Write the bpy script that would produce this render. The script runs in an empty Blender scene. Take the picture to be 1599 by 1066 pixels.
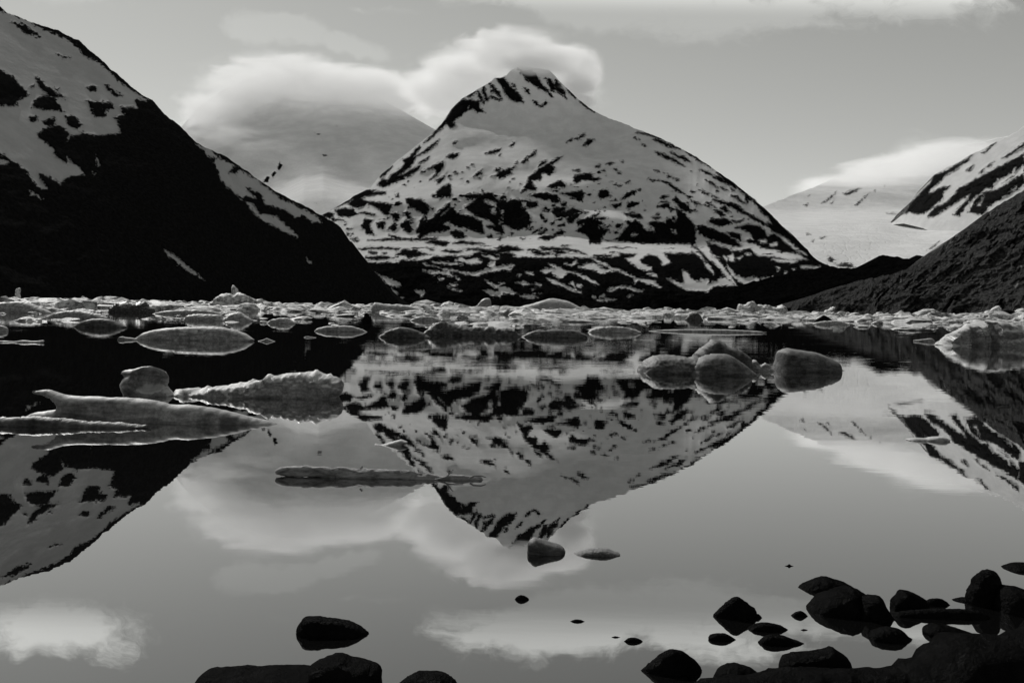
import bpy, bmesh, math, random
import numpy as np
from mathutils import Vector, geometry
random.seed(7)
rng = np.random.default_rng(11)
SC = bpy.context.scene
COL = SC.collection

# ------------------------------------------------------------------ camera geometry
F = 1600.0          # focal length in photo pixels
CAMH = 1.6          # eye height above the lake
ROLL = math.atan(0.0173)
PP = 53.0           # horizon lies this far above the middle of the frame
CA, SA = math.cos(ROLL), math.sin(ROLL)

def U(px, py):
    """photo pixel -> (x offset, height above horizon), both in focal pixels, roll removed"""
    dx, dy = np.asarray(px, float) - 799.5, np.asarray(py, float) - 533.0
    return dx * CA + dy * SA, -(-dx * SA + dy * CA + PP)

def P(x, v):
    """inverse of U"""
    yy = -v - PP
    return x * CA - yy * SA + 799.5, x * SA + yy * CA + 533.0

cam = bpy.data.cameras.new('camera')
co = bpy.data.objects.new('camera', cam)
COL.objects.link(co)
cam.sensor_width = 36.0
cam.lens = 36.0 * F / 1599.0
cam.shift_y = -PP * CA / 1599.0
cam.shift_x = -PP * SA / 1599.0
cam.clip_start, cam.clip_end = 0.1, 60000
co.location = (0, 0, CAMH)
co.rotation_euler = (math.pi / 2, -ROLL, 0)
SC.camera = co
SC.view_settings.view_transform = 'Standard'
SC.view_settings.look = 'None'
SC.view_settings.exposure = 0
SC.view_settings.gamma = 1

# ------------------------------------------------------------------ noise in numpy
def _hash(ix, iy, iz):
    h = (ix.astype(np.int64) * 374761393 + iy.astype(np.int64) * 668265263 + iz.astype(np.int64) * 2147483647 + 1013904223) & 0xFFFFFFFF
    h = ((h ^ (h >> 13)) * 1274126177) & 0xFFFFFFFF
    h = (h ^ (h >> 16)) & 0xFFFFFF
    return h / float(0xFFFFFF) * 2 - 1

def vnoise(x, y, z):
    x, y, z = np.broadcast_arrays(np.asarray(x, float), np.asarray(y, float), np.asarray(z, float))
    ix, iy, iz = np.floor(x), np.floor(y), np.floor(z)
    fx, fy, fz = x - ix, y - iy, z - iz
    fx, fy, fz = [f * f * f * (f * (f * 6 - 15) + 10) for f in (fx, fy, fz)]
    r = 0
    for a in (0, 1):
        for b in (0, 1):
            for c in (0, 1):
                w = (fx if a else 1 - fx) * (fy if b else 1 - fy) * (fz if c else 1 - fz)
                r = r + w * _hash(ix + a, iy + b, iz + c)
    return r

def fbm(x, y, z, oct=4, gain=0.5, ridged=False):
    s, a, t = 0, 1.0, 0
    for k in range(oct):
        n = vnoise(x * 2 ** k + 17.3 * k, y * 2 ** k - 9.1 * k, z * 2 ** k + 4.7 * k)
        if ridged:
            n = 1 - 2 * np.abs(n)
        s = s + a * n
        t += a
        a *= gain
    return s / t

# ------------------------------------------------------------------ traced outlines -> distance masks
def zb(scale, ox, oy, txt):
    out = []
    for ln in txt.replace(';', '\n').split('\n'):
        v = [float(q) for q in ln.replace(',', ' ').split()]
        if len(v) >= 6:
            a = np.array(v[:len(v) // 2 * 2]).reshape(-1, 2) / scale
            a[:, 0] += ox
            a[:, 1] += oy
            out.append(a)
    return out

def poly_sd(poly, x, y):
    """signed distance, positive inside"""
    d2 = np.full(x.shape, 1e9)
    ins = np.zeros(x.shape, bool)
    n = len(poly)
    for i in range(n):
        x0, y0 = poly[i]
        x1, y1 = poly[(i + 1) % n]
        ex, ey = x1 - x0, y1 - y0
        L = ex * ex + ey * ey + 1e-9
        t = np.clip(((x - x0) * ex + (y - y0) * ey) / L, 0, 1)
        d2 = np.minimum(d2, (x - x0 - t * ex) ** 2 + (y - y0 - t * ey) ** 2)
        if y0 != y1:
            c = ((y0 > y) != (y1 > y)) & (x < ex * (y - y0) / ey + x0)
            ins ^= c
    return np.where(ins, 1, -1) * np.sqrt(d2)

def paint(f, polys, px, py, sign, grow=0.0):
    for p in polys:
        m = (px > p[:, 0].min() - 9) & (px < p[:, 0].max() + 9) & (py > p[:, 1].min() - 9) & (py < p[:, 1].max() + 9)
        if m.any():
            sd = poly_sd(p, px[m], py[m]) + grow
            f[m] = np.maximum(f[m], sd) if sign > 0 else np.minimum(f[m], -sd)
    return f

# ------------------------------------------------------------------ materials
def newmat(name):
    m = bpy.data.materials.new(name)
    m.use_nodes = True
    nt = m.node_tree
    nt.nodes.clear()
    return m, nt

class NT:
    def __init__(self, nt):
        self.nt = nt
    def n(self, typ, ins=None, **kw):
        nd = self.nt.nodes.new(typ)
        for k, v in kw.items():
            setattr(nd, k, v)
        for k, v in (ins or {}).items():
            s = nd.inputs[k]
            if hasattr(v, 'is_output') or isinstance(v, bpy.types.NodeSocket):
                self.nt.links.new(v, s)
            else:
                s.default_value = v
        return nd
    def math(self, op, a, b=0.0, c=None, clamp=False):
        nd = self.nt.nodes.new('ShaderNodeMath')
        nd.operation = op
        nd.use_clamp = clamp
        for i, v in enumerate((a, b) if c is None else (a, b, c)):
            if isinstance(v, bpy.types.NodeSocket):
                self.nt.links.new(v, nd.inputs[i])
            else:
                nd.inputs[i].default_value = v
        return nd.outputs[0]
    def ramp(self, v, a, b, lo=0.0, hi=1.0, smooth=True):
        nd = self.nt.nodes.new('ShaderNodeMapRange')
        nd.interpolation_type = 'SMOOTHSTEP' if smooth else 'LINEAR'
        self.nt.links.new(v, nd.inputs[0])
        for i, q in zip((1, 2, 3, 4), (a, b, lo, hi)):
            nd.inputs[i].default_value = q
        return nd.outputs[0]
    def noise(self, vec, scale, detail=4.0, rough=0.55, dist=0.0):
        nd = self.n('ShaderNodeTexNoise', {'Scale': scale, 'Detail': detail, 'Roughness': rough, 'Distortion': dist})
        self.nt.links.new(vec, nd.inputs['Vector'])
        return nd.outputs[0]
    def mapping(self, vec, scale=(1, 1, 1), rot=(0, 0, 0), loc=(0, 0, 0)):
        nd = self.n('ShaderNodeMapping', {'Scale': scale, 'Rotation': rot, 'Location': loc})
        self.nt.links.new(vec, nd.inputs['Vector'])
        return nd.outputs[0]
    def grey(self, v):
        c = self.n('ShaderNodeCombineColor', {'Red': v, 'Green': v, 'Blue': v})
        return c.outputs[0]
    def mixf(self, f, a, b):
        nd = self.nt.nodes.new('ShaderNodeMix')
        nd.data_type = 'FLOAT'
        for i, v in zip((0, 2, 3), (f, a, b)):
            if isinstance(v, bpy.types.NodeSocket):
                self.nt.links.new(v, nd.inputs[i])
            else:
                nd.inputs[i].default_value = v
        return nd.outputs[0]

def terrain_mat(name, wl, snow=0.72, rock=(0.003, 0.014), edge=0.62, streak=None, rockbump=1.0, crack=0.0):
    """snow over dark rock; wl = size in metres of the finest thing seen; the attribute 'rock' says where rock is bare"""
    m, nt = newmat(name)
    q = NT(nt)
    pos = q.n('ShaderNodeNewGeometry').outputs['Position']
    at = q.n('ShaderNodeAttribute', attribute_name='rock').outputs['Fac']
    n1 = q.noise(pos, 1.0 / (wl * 5), 5, 0.65)
    n2 = q.noise(pos, 1.0 / (wl * 1.6), 3, 0.6)
    e = q.math('ADD', at, q.math('MULTIPLY', q.math('SUBTRACT', n1, 0.5), edge * 1.6))
    e = q.math('ADD', e, q.math('MULTIPLY', q.math('SUBTRACT', n2, 0.5), edge * 1.1))
    fac = q.ramp(e, 0.44, 0.56)
    r1 = q.noise(pos if streak is None else q.mapping(q.mapping(pos, (1, 1, 1), (0, streak, 0)), (0.22, 1, 1)), 1.0 / (wl * 4), 6, 0.7)
    rk = q.ramp(r1, 0.3, 0.75, rock[0], rock[1])
    sn = q.ramp(q.noise(pos, 1.0 / (wl * 30), 4, 0.6), 0.3, 0.75, snow * 0.86, snow)
    sn2 = q.math('MULTIPLY', sn, q.ramp(q.noise(pos, 1.0 / (wl * 3), 5, 0.7), 0.2, 0.8, 0.93, 1.05))
    base = q.mixf(fac, sn2, rk)
    hs = q.math('MULTIPLY', q.noise(pos, 1.0 / (wl * 9), 5, 0.55), wl * 0.9)
    if crack:
        vo = q.n('ShaderNodeTexVoronoi', {'Scale': 1.0 / (wl * 9)}, feature='DISTANCE_TO_EDGE')
        nt.links.new(q.mapping(pos, (1.0, 0.35, 1.6)), vo.inputs['Vector'])
        hs = q.math('ADD', hs, q.math('MULTIPLY', q.math('MINIMUM', vo.outputs['Distance'], 0.12), wl * crack))
    hr = q.math('MULTIPLY', q.noise(pos if streak is None else q.mapping(q.mapping(pos, (1, 1, 1), (0, streak, 0)), (0.22, 1, 1)), 1.0 / (wl * 6), 7, 0.72), wl * 5 * rockbump)
    h = q.mixf(fac, hs, hr)
    bp = q.n('ShaderNodeBump', {'Height': h, 'Strength': 1.0, 'Distance': 1.0})
    b = q.n('ShaderNodeBsdfDiffuse', {'Color': q.grey(base), 'Roughness': 0.4, 'Normal': bp.outputs[0]})
    o = q.n('ShaderNodeOutputMaterial', {'Surface': b.outputs[0]})
    return m

# ------------------------------------------------------------------ terrain as relief with real depth
def meta(o, label=None, cat=None, group=None, kind=None):
    if label: o['label'] = label
    if cat: o['category'] = cat
    if group: o['group'] = group
    if kind: o['kind'] = kind
    return o

def resample(pts, step):
    x, v = U(pts[:, 0], pts[:, 1])
    o = np.argsort(x, kind='stable')
    x, v = x[o], v[o]
    xs = np.arange(x[0], x[-1] + step * .5, step)
    return xs, np.interp(xs, x, v)

def terrain(name, ridge, rows, step, depth, mask, mat, base=None, jag=0.0, jagfreq=0.12, relief=(0, 100, 0, 40), ext=0.35, feats=(), frag=1.3):
    """ridge: outline in photo pixels; depth(px,py,v,t,vr,x) -> metres away; mask(px,py) -> signed pixels of bare rock"""
    ridge = np.array(ridge, float)
    xs, vr = resample(ridge, step)
    vr = vr + jag * (fbm(xs * jagfreq, 0 * xs + 3.3, 0 * xs, 5, 0.6))
    t = np.linspace(0, 1, rows)
    T, X = np.meshgrid(t, xs, indexing='ij')
    VR = np.broadcast_to(vr, T.shape)
    if base is None:
        px0, py0 = P(xs, 0 * xs)
        D0 = depth(px0, py0, 0 * xs, 0 * xs, vr, xs)
        vb = -(CAMH + 4) * F / D0
    else:
        _, vb0 = U(np.array(base)[:, 0], np.array(base)[:, 1])
        xb, _ = U(np.array(base)[:, 0], np.array(base)[:, 1])
        vb = np.interp(xs, xb, vb0)
    vb = np.minimum(vb, vr - 1.0)
    V = vb + T * (VR - vb)
    px, py = P(X, V)
    D = depth(px, py, V, T, VR, X)
    wx = 2.4 * fbm(px / 9, py / 6, 0 * px + 1.5, 3, 0.65) + 1.3 * fbm(px / 3.4, py / 2.6, 0 * px + 8.5, 2)
    wy = 2.0 * fbm(px / 9, py / 6, 0 * px + 21.5, 3, 0.65) + 1.3 * fbm(px / 3.4, py / 2.6, 0 * px + 31.5, 2)
    f = mask(px + wx * frag, py + wy * frag)
    for (cx, cy, rx, ry, amp) in feats:
        D = D + amp * np.tanh((cy - py) / ry) * np.exp(-((px - cx) / rx) ** 2 - ((py - cy) / (2.6 * ry)) ** 2)
    Xm, Zm = X / F * D, V / F * D
    fade = np.clip((1 - T) * 14, 0, 1) ** 0.7
    a1, l1, a2, l2 = relief
    D = D + fade * a1 * fbm(Xm / l1, D / l1 * .5, Zm / l1, 5, 0.5)
    rk = np.clip(f / 6 + 0.5, 0, 1)
    D = D - fade * rk * a2 * fbm(Xm / l2, D / l2 * .5, Zm / l2, 5, 0.6, True)
    D = D - fade * rk * a2 * 0.3
    verts = [np.stack([X / F * D, D, CAMH + V / F * D], -1).reshape(-1, 3)]
    Dr, Zr = D[-1], CAMH + V[-1] / F * D[-1]
    nb = 7
    for k in range(1, nb + 1):
        s = k / nb
        Dk = Dr * (1 + ext * s)
        Zk = np.maximum(Zr, 0) * (1 - s ** 1.3) - 6 * s
        verts.append(np.stack([xs / F * Dr * (1 + 0.2 * ext * s), Dk, Zk], -1))
    verts = np.concatenate(verts)
    R, Cn = rows + nb, len(xs)
    i = np.arange(R - 1)[:, None] * Cn + np.arange(Cn - 1)[None, :]
    faces = np.stack([i, i + 1, i + 1 + Cn, i + Cn], -1).reshape(-1, 4)
    me = bpy.data.meshes.new(name)
    me.vertices.add(len(verts))
    me.vertices.foreach_set('co', verts.astype(np.float32).ravel())
    me.loops.add(faces.size)
    me.loops.foreach_set('vertex_index', faces.astype(np.int32).ravel())
    me.polygons.add(len(faces))
    me.polygons.foreach_set('loop_start', np.arange(0, faces.size, 4, dtype=np.int32))
    me.polygons.foreach_set('use_smooth', np.ones(len(faces), bool))
    me.update(calc_edges=True)
    at = me.attributes.new('rock', 'FLOAT', 'POINT')
    fv = np.concatenate([f.ravel(), np.tile(f[-1], nb)])
    at.data.foreach_set('value', np.clip(fv / 12 + 0.5, 0, 1).astype(np.float32))
    me.materials.append(mat)
    o = bpy.data.objects.new(name, me)
    COL.objects.link(o)
    return o

def slope_depth(Db, deg):
    k = F * math.tan(math.radians(deg))
    return lambda px, py, v, t, vr, x: (np.interp(px, Db[0], Db[1])) / (1 - np.clip(v, -5, 900) / k)

# ---- main peak ---------------------------------------------------
peak_ridge = [(470, 362), (500, 338), (524, 324), (550, 308), (579, 292), (594, 273), (618, 253), (646, 231), (673, 210), (689, 194), (705, 170), (721, 155), (736, 145),
 (752, 137), (772, 123), (790, 119), (799, 109), (811, 104), (835, 106), (858, 110), (870, 123), (886, 139), (902, 155), (925, 172), (953, 186), (981, 196),
 (1000, 204), (1037, 218), (1066, 233), (1088, 246), (1117, 265), (1149, 288), (1174, 308), (1193, 324), (1219, 350), (1238, 367), (1257, 386), (1276, 402),
 (1295, 411), (1320, 416), (1350, 418), (1400, 421), (1440, 425)]
rockA = zb(6.396, 680, 90, """0 740 60 660 120 590 160 520 210 470 280 415 330 425 400 435 430 430 440 500 485 545 430 540 380 520 330 520 320 465 315 530 280 545 260 580 190 610 175 640 195 680 150 700 110 660 70 700 20 735
320 385 400 340 420 330 350 390
415 325 435 340 470 410 490 455 470 455 430 390
480 275 505 330 500 350 530 430 500 430 475 350
530 245 600 310 640 350 660 385 630 385 590 350 550 345 575 315 545 275
515 398 560 383 630 415 660 400 665 420 630 428 560 397
600 200 680 205 720 250 740 290 790 320 850 380 875 445 800 445 740 400 700 360 680 310 650 270 630 240
760 270 800 285 800 310
880 305 930 325 945 365 900 350
820 100 870 130 960 130 1000 170 1040 230 1080 290 1140 340 1170 395 1110 345 1050 320 1000 280 970 260 930 240 890 200 850 150
1095 205 1130 210 1170 250 1190 270 1190 340 1150 320 1130 260
1200 220 1240 260 1280 340 1305 410 1270 380 1220 340 1185 290
980 430 1010 440 1060 490 1100 440 1125 460 1060 498 1010 470
1305 295 1360 352 1420 415 1400 410 1330 350
1440 440 1500 466 1599 536 1590 550 1490 485
175 852 210 843 190 860
735 890 790 848 780 880
500 959 560 935 650 910 640 935 570 955
1310 845 1365 812 1360 830;1390 815 1490 765 1480 790 1420 820;1470 880 1520 820 1580 820 1550 850 1510 880""")
rockB = zb(5.924, 500, 200, """1135 0 1060 40 1000 100 950 140 1010 108 1095 30
760 300 820 270 920 165 930 180 860 260 920 240 1000 180 1095 110 1070 150 980 220 900 260 860 300 855 330 830 370 780 395 720 440 820 400 930 345 910 380 860 420 760 470 680 510 580 545 530 520 580 465 620 490 660 430 740 380 780 330
555 450 600 400 665 355 640 390 600 440 570 460
905 325 1000 265 1005 272 950 317
930 415 1060 345 1145 310 1135 370 1090 410 1070 440 1015 480 1060 440 1080 410 1050 370
1050 490 1150 445 1140 480 1085 520 1100 480
1170 265 1220 240 1280 235 1240 275 1200 280
1230 135 1260 129 1250 141
1070 640 1080 590 1130 540 1195 510 1210 560 1200 640 1150 630 1110 650
1035 620 1060 610 1060 635 1040 635
70 750 200 690 300 630 400 580 510 570 480 590 600 590 600 610 520 620 440 630 380 650 450 680 680 710 640 760 640 800 610 800 520 740 440 700 380 730 300 725 260 700 300 660 230 700 120 740
140 760 200 745 300 750 340 790 280 820 180 810
360 780 430 780 510 800 440 802
385 910 420 840 480 850 460 880 470 950 495 990 430 980 410 930
515 880 600 865 590 930 540 920
640 920 685 875 710 920 690 950 650 940
735 890 800 850 860 870 830 885 855 940 820 965 770 940
650 795 710 780 740 830 710 860 680 840
760 785 800 770 860 845 820 840
790 660 850 650 880 670 930 650 1000 720 1010 750 980 810 990 850 960 840 960 790 890 760 850 740 840 710 800 700
880 960 920 910 930 850 950 820 960 850 1000 850 1080 790 1200 690 1205 730 1130 790 1120 815 1210 740 1240 730 1260 790 1240 840 1120 890 1200 910 1190 940 1100 960 1000 970 950 1000 900 1020 920 970
1210 880 1290 800 1400 820 1481 870 1481 965 1400 935 1290 890
1210 970 1260 935 1320 970 1350 1010 1310 1020 1250 1000
0 800 60 770 130 790 100 830 180 845 130 860 80 840
640 990 700 1000 790 1025 720 1022 660 1012
440 1037 600 1025 900 1022 1080 1012 1060 1032 600 1040
980 1055 1080 1035 1190 1066 1000 1066
245 925 290 935 260 940;250 975 300 980 260 990;270 1020 350 1020 300 1035;190 850 220 855 200 862;610 825 635 830 620 840""")
rockC = zb(5.924, 700, 200, """345 240 400 215 485 195 470 220 420 235
475 250 490 240 485 257
720 280 780 230 815 205 805 240 760 270
680 320 710 290 740 290 720 310
620 325 650 308 645 327
840 350 870 310 910 300 890 330
240 450 270 410 315 385 300 420 265 450
435 385 480 367 480 385 450 393
450 445 460 415 520 385 620 358 570 400 590 420 530 440 470 460
680 595 720 520 745 480 740 460 830 390 900 350 980 295 1055 260 1030 285 950 340 985 360 970 410 935 440 885 405 855 430 855 480 770 490 790 530 815 550 810 575 760 575 730 555 710 590
918 545 1000 500 1040 490 1085 520 1080 540 1010 550 960 565
970 580 1020 574 1020 588
1155 450 1200 430 1320 420 1335 455 1410 462 1370 485 1240 480 1190 510 1160 500
1150 395 1215 385 1210 405 1165 405
1360 350 1405 338 1390 362
1040 605 1120 600 1230 585 1265 610 1240 640 1250 680 1200 670 1170 635 1090 625
1385 640 1395 580 1440 570 1481 590 1481 620 1440 640 1400 650
735 620 820 600 920 605 1000 620 1040 680 990 690 940 660 880 665 800 630
1035 695 1095 690 1090 715 1050 720
955 780 980 740 1090 735 1080 750 1040 770 1100 760 1150 740 1290 780 1230 785 1180 790 1140 815 1060 830 1000 815
1090 840 1150 800 1230 785 1200 830 1150 870 1110 870
850 800 890 820 880 840 850 830
870 755 895 725 910 745 885 765
885 860 910 845 915 860 895 870
990 852 1050 833 1040 850
950 885 985 873 970 897
1010 912 1070 885 1080 897
725 940 790 910 770 940
780 970 870 910 860 930 800 970
835 980 900 935 910 945 860 985
975 985 1040 940 1080 950 1040 990
835 1020 890 990 1000 1005 980 1020 900 1035
135 625 200 610 300 605 290 640 220 660
150 740 230 680 330 600 400 595 430 650 470 670 490 660 550 680 600 665 720 670 820 690 825 730 770 740 700 720 720 760 750 800 770 870 740 910 680 935 600 930 540 900 515 840 520 760 470 740 490 790 480 860 470 880 520 960 500 990 480 960 370 920 360 905 440 900 410 880 350 830 300 830
480 635 540 630 540 655 490 655
0 850 0 760 50 730 70 790 120 795 250 840 310 860 320 930 330 970 300 975 200 930 90 910 20 880
20 960 80 940 150 990 160 1010 120 1020 40 1000
355 1005 400 985 410 1010;455 1025 490 1010 480 1030;578 973 597 975 590 992;310 570 322 575 312 580;670 1022 705 1018 690 1028
45 1066 60 1050 130 1045 250 1060 250 1066
1185 955 1260 890 1200 910 1195 860 1300 830 1410 775 1390 800 1320 840 1420 820 1481 835 1370 850 1420 870 1450 890 1380 900 1400 930 1481 940 1440 980 1400 1066 1310 1066 1290 1000 1240 970""")
rockD = zb(5.924, 900, 200, """720 220 800 235 900 285 1000 345 950 335 850 285 780 255
705 105 780 110 870 160 960 190 900 187 800 147
870 220 930 245 1000 270 1055 315 1000 297 930 262
540 83 585 105 560 103
560 40 640 48 740 72 810 108 770 96 650 62 ; 1000 203 1050 232 1100 262 1200 322 1270 372 1260 377 1180 326 1080 270 1040 250
613 154 642 170 630 170
205 620 210 580 280 575 290 610 320 630 230 650
410 665 470 600 555 575 550 600 480 640
455 510 490 485 490 497 465 513
355 527 370 513 377 537; 385 537 412 527 400 540
175 357 220 337 205 362; 275 337 310 317 340 321 300 342
415 306 440 308 430 320; 340 382 370 374 365 391; 230 397 265 389 260 404; 380 404 420 412 395 419
325 715 420 685 410 720 370 745
470 740 480 690 575 685 560 710 510 730 480 755
665 461 690 465 680 474; 690 479 725 480 710 490; 725 388 765 403 740 405; 845 439 875 445 860 452; 900 459 945 478 930 487
755 479 830 494 900 538 1000 605 960 597 900 563 830 513
775 645 800 625 855 630 820 650
780 686 840 679 800 692
745 725 780 710 860 690 865 730 915 755 880 770 840 735 780 735
895 660 920 635 970 680 1040 730 1060 775 1020 765 970 745 920 700
1015 690 1040 690 1030 706; 1060 660 1130 695 1100 698; 1020 620 1065 635 1050 645; 1060 578 1100 590 1080 599; 1140 570 1225 605 1190 610
1140 385 1200 400 1270 440 1350 460 1400 520 1330 490 1260 445 1170 405
1300 408 1400 448 1481 518 1481 562 1380 502 1330 442
1190 480 1250 500 1305 545 1250 522
1345 545 1400 575 1370 573; 1430 555 1465 575 1445 577; 1290 575 1320 585 1300 587
1260 650 1330 675 1400 685 1481 710 1481 740 1400 710 1300 690
1255 620 1310 640 1290 643
1205 690 1295 730 1250 718
1335 740 1360 720 1420 770 1400 780
1275 770 1320 755 1380 815 1340 805
1215 870 1240 840 1330 850 1360 830 1440 880 1380 890 1320 910 1250 880
440 790 540 780 480 800 580 790 615 830 550 830 490 820
355 920 390 885 430 890 400 925
700 820 780 820 770 835 730 838 ; 743 794 772 794 757 803
400 1000 450 930 480 890 450 860 490 850 500 870 540 850 600 890 610 930 660 940 740 970 720 920 680 890 700 860 760 870 830 880 840 835 890 840 900 880 940 830 930 770 910 730 1000 790 1050 850 1100 910 1105 1066 600 1066 470 1050 350 1040
1115 905 1180 900 1280 940 1400 990 1481 1040 1481 1066 1300 1030 1200 1000 1140 975
1395 965 1481 985 1481 1000 1420 992
1190 1045 1300 1050 1310 1066 1200 1066
270 1035 320 1045 290 1057; 358 955 387 950 375 967
1430 625 1481 620 1481 650;1435 850 1481 855 1481 877""")
rockE = zb(4.44, 1080, 240, """180 125 230 150 300 210 380 275 460 345 530 400 600 470 650 520 700 570 760 620 700 620 640 570 600 560 560 540 520 480 560 490 530 440 500 420 470 380 430 330 395 310 395 340 370 320 380 295 310 235 250 190 200 150
700 560 780 610 760 625 830 650 790 645 840 690 1000 782 1110 788 1110 800 900 790 780 720 720 660
285 290 320 308 380 350 330 327
145 315 200 325 260 335 330 360 360 400 420 430 480 460 560 520 500 492 440 462 380 422 340 410 290 380 220 345 160 330
200 370 230 360 265 400 240 405
155 390 190 390 235 430 210 435
115 475 140 450 200 455 230 445 280 480 230 495 200 505 160 485
280 465 360 460 330 475
35 500 80 500 150 530 240 560 300 600 350 640 300 650 220 620 130 590 80 570 50 540
300 510 350 500 400 490 480 505 510 540 520 570 570 560 620 590 650 620 700 660 750 700 700 690 640 690 600 660 540 660 480 650 450 620 400 620 380 600 430 600 420 570 390 540 350 525
250 545 300 550 340 560 340 600 290 580
100 620 150 610 230 640 270 680 340 670 420 660 460 700 540 700 600 720 680 745 750 745 860 780 900 795 900 960 560 850 330 860 280 800 240 760 200 720 140 690 120 640
0 480 30 540 25 620 0 650
20 650 60 690 100 740 140 820 160 870 120 860 80 800 40 740 0 690
30 640 80 680 140 740 200 800 240 850 290 890 240 870 180 860 130 800 90 740""")
rockF = zb(6.15, 540, 360, """120 175 200 165 350 158 520 170 480 182 300 172 160 187
480 235 560 180 680 190 700 205 770 225 720 245 600 260 560 240
775 105 860 95 1000 110 960 145 860 135
1030 115 1080 105 1230 110 1330 125 1200 132
780 168 850 184 830 193
915 195 960 180 1130 200 1050 217
1160 175 1300 175 1420 190 1599 145 1599 190 1400 230 1250 190
220 205 300 205 290 225 240 222; 350 213 392 219 370 227
190 250 320 245 460 260 500 250 380 275 300 280 200 260
60 95 120 95 100 110""")
rockG = zb(6.15, 780, 360, """0 150 60 145 150 155 240 185 150 195 0 180
0 215 80 205 150 240 100 270 0 260
300 205 340 195 450 220 430 240 340 225
385 165 500 160 650 170 760 195 830 230 760 208 640 183 500 192 420 187
510 200 600 190 660 210 600 225 530 215
520 235 570 235 550 252
900 238 980 233 1080 233 1050 257 920 257
1150 203 1320 208 1280 242 1160 250
1130 130 1180 115 1200 160 1150 155""")
snowG = zb(6.15, 780, 360, """470 315 560 350 640 390 760 410 860 460 960 515 900 503 800 453 700 408 640 402 620 440 570 460 520 420 500 390 430 410 400 380 460 365 530 365
455 455 560 493 650 533 780 592 700 573 560 518 480 482
760 350 850 340 890 310 940 330 1000 370 1100 360 1160 370 1050 390 960 410 920 380 840 362
890 275 960 293 1060 343 1160 378 1300 440 1330 463 1480 478 1540 540 1440 512 1350 472 1300 502 1290 452 1180 403 1000 334
1040 570 1080 545 1180 528 1230 528 1330 570 1380 575 1360 597 1290 573 1220 548 1130 548 1070 582
890 633 950 653 1060 658 1130 665 1050 673 940 668
160 495 230 488 300 515 230 527; 320 503 370 503 400 532 350 522
240 388 310 403 320 417 260 407
0 540 60 538 100 560 160 605 60 602 0 607 ; 0 498 50 510 0 522
200 625 280 613 380 640 260 647
670 510 700 493 740 530 720 540; 750 510 780 520 790 560 760 550
0 345 80 330 140 340 90 355 110 380 0 367
620 318 680 323 720 300 742 288 742 312 690 332
960 637 1012 613 1002 642; 1228 626 1272 618 1240 637; 330 598 400 600 340 610; 298 554 342 559 320 572; 173 423 197 425 190 452""")
snowH = zb(5.33, 900, 330, """150 285 230 260 330 245 400 265 480 285 600 275 750 290 790 330 860 345 800 342 720 340 780 420 720 450 700 400 680 370 600 350 560 380 520 400 550 440 620 460 630 490 560 490 510 470 480 440 410 390 480 380 510 350 360 345 230 345
880 490 920 510 950 560 1030 590 1040 560 1100 570 1090 600 1180 580 1200 550 1260 565 1310 610 1160 620 1110 640 1090 665 920 650 870 630 800 590 750 560 800 570 880 600 895 560
990 110 1010 200 1060 220 1100 300 1110 360 1180 410 1230 470 1290 560 1340 620 1260 560 1200 480 1110 400 1050 340 1000 290
950 300 990 318 1072 410 1030 382 958 322 ; 1068 430 1112 458 1142 527 1088 472
1250 450 1310 520 1400 560 1470 540 1530 580 1440 600 1420 610 1560 613 1470 660 1510 687 1460 677 1440 702 1420 640 1370 590 1290 533
1330 688 1400 714 1350 713
530 560 600 568 650 588 700 632 620 612 540 582
590 508 650 518 667 547 620 532
20 460 100 430 160 440 200 490 330 480 200 520 140 480
820 273 860 278 907 322 860 302;480 185 505 190 500 200""")
snowE = zb(4.44, 1080, 240, """560 733 680 738 750 732 700 757 600 747 ; 750 778 890 784 870 794 760 790
480 865 552 852 520 872
640 583 700 638 802 700 720 668 658 612
100 608 200 618 300 648 380 648 340 672 240 652 150 622
560 690 640 688 700 690 600 717 460 702 400 650 470 663
470 605 510 595 520 615 480 620; 545 625 590 615 590 635 550 640
250 710 285 700 295 745 270 745; 310 718 352 716 330 732; 370 688 412 694 390 702; 218 708 242 718 240 742;585 785 610 795 600 810;645 820 660 825 652 835;695 798 715 800 705 807""")
snowF = zb(6.15, 540, 360, """335 440 400 450 450 480 510 500 540 535 440 535 380 500
425 560 470 580 500 630 545 650 470 652
650 570 750 570 750 620 720 630 700 595
740 380 830 385 900 395 1000 410 1020 435 900 407 840 420 790 395
740 313 800 333 920 358 1050 380 1000 383 860 348
440 300 470 280 520 285 510 305
1050 290 1100 265 1160 285 1260 270 1310 300 1200 320 1120 295
820 298 1000 308 1120 325 960 322
1200 410 1290 390 1400 360 1360 330 1380 300 1430 300 1420 340 1500 350 1599 330 1599 350 1450 385 1350 395 1240 435 1170 415 1000 387
1340 470 1400 500 1480 540 1570 550 1480 567 1400 522
1320 570 1400 573 1480 588 1480 630 1400 622 ; 1470 500 1530 505 1510 520
890 453 940 464 900 477; 1050 445 1100 460 1080 475; 1000 508 1072 518 1040 532; 970 533 1112 578 1040 568
1310 233 1462 268 1420 278;270 395 300 420 325 435 285 420""")
holesC = zb(5.924, 700, 200, """330 680 370 665 430 690 440 725 380 700
390 750 430 735 440 790 400 790
680 690 700 680 712 700 690 740""")
holesD = zb(5.924, 900, 200, """880 945 910 943 927 972 890 962
510 985 545 978 542 1003""")
snowline = np.array([(440, 416), (577, 410), (612, 409), (629, 405), (654, 407), (670, 404), (678, 399), (735, 399), (743, 394), (768, 392), (780, 398), (804, 401), (842, 402),
 (868, 401), (918, 402), (957, 401), (968, 399), (975, 394), (1040, 394), (1080, 396), (1150, 405), (1250, 405), (1320, 405), (1500, 400)], float)

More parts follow.
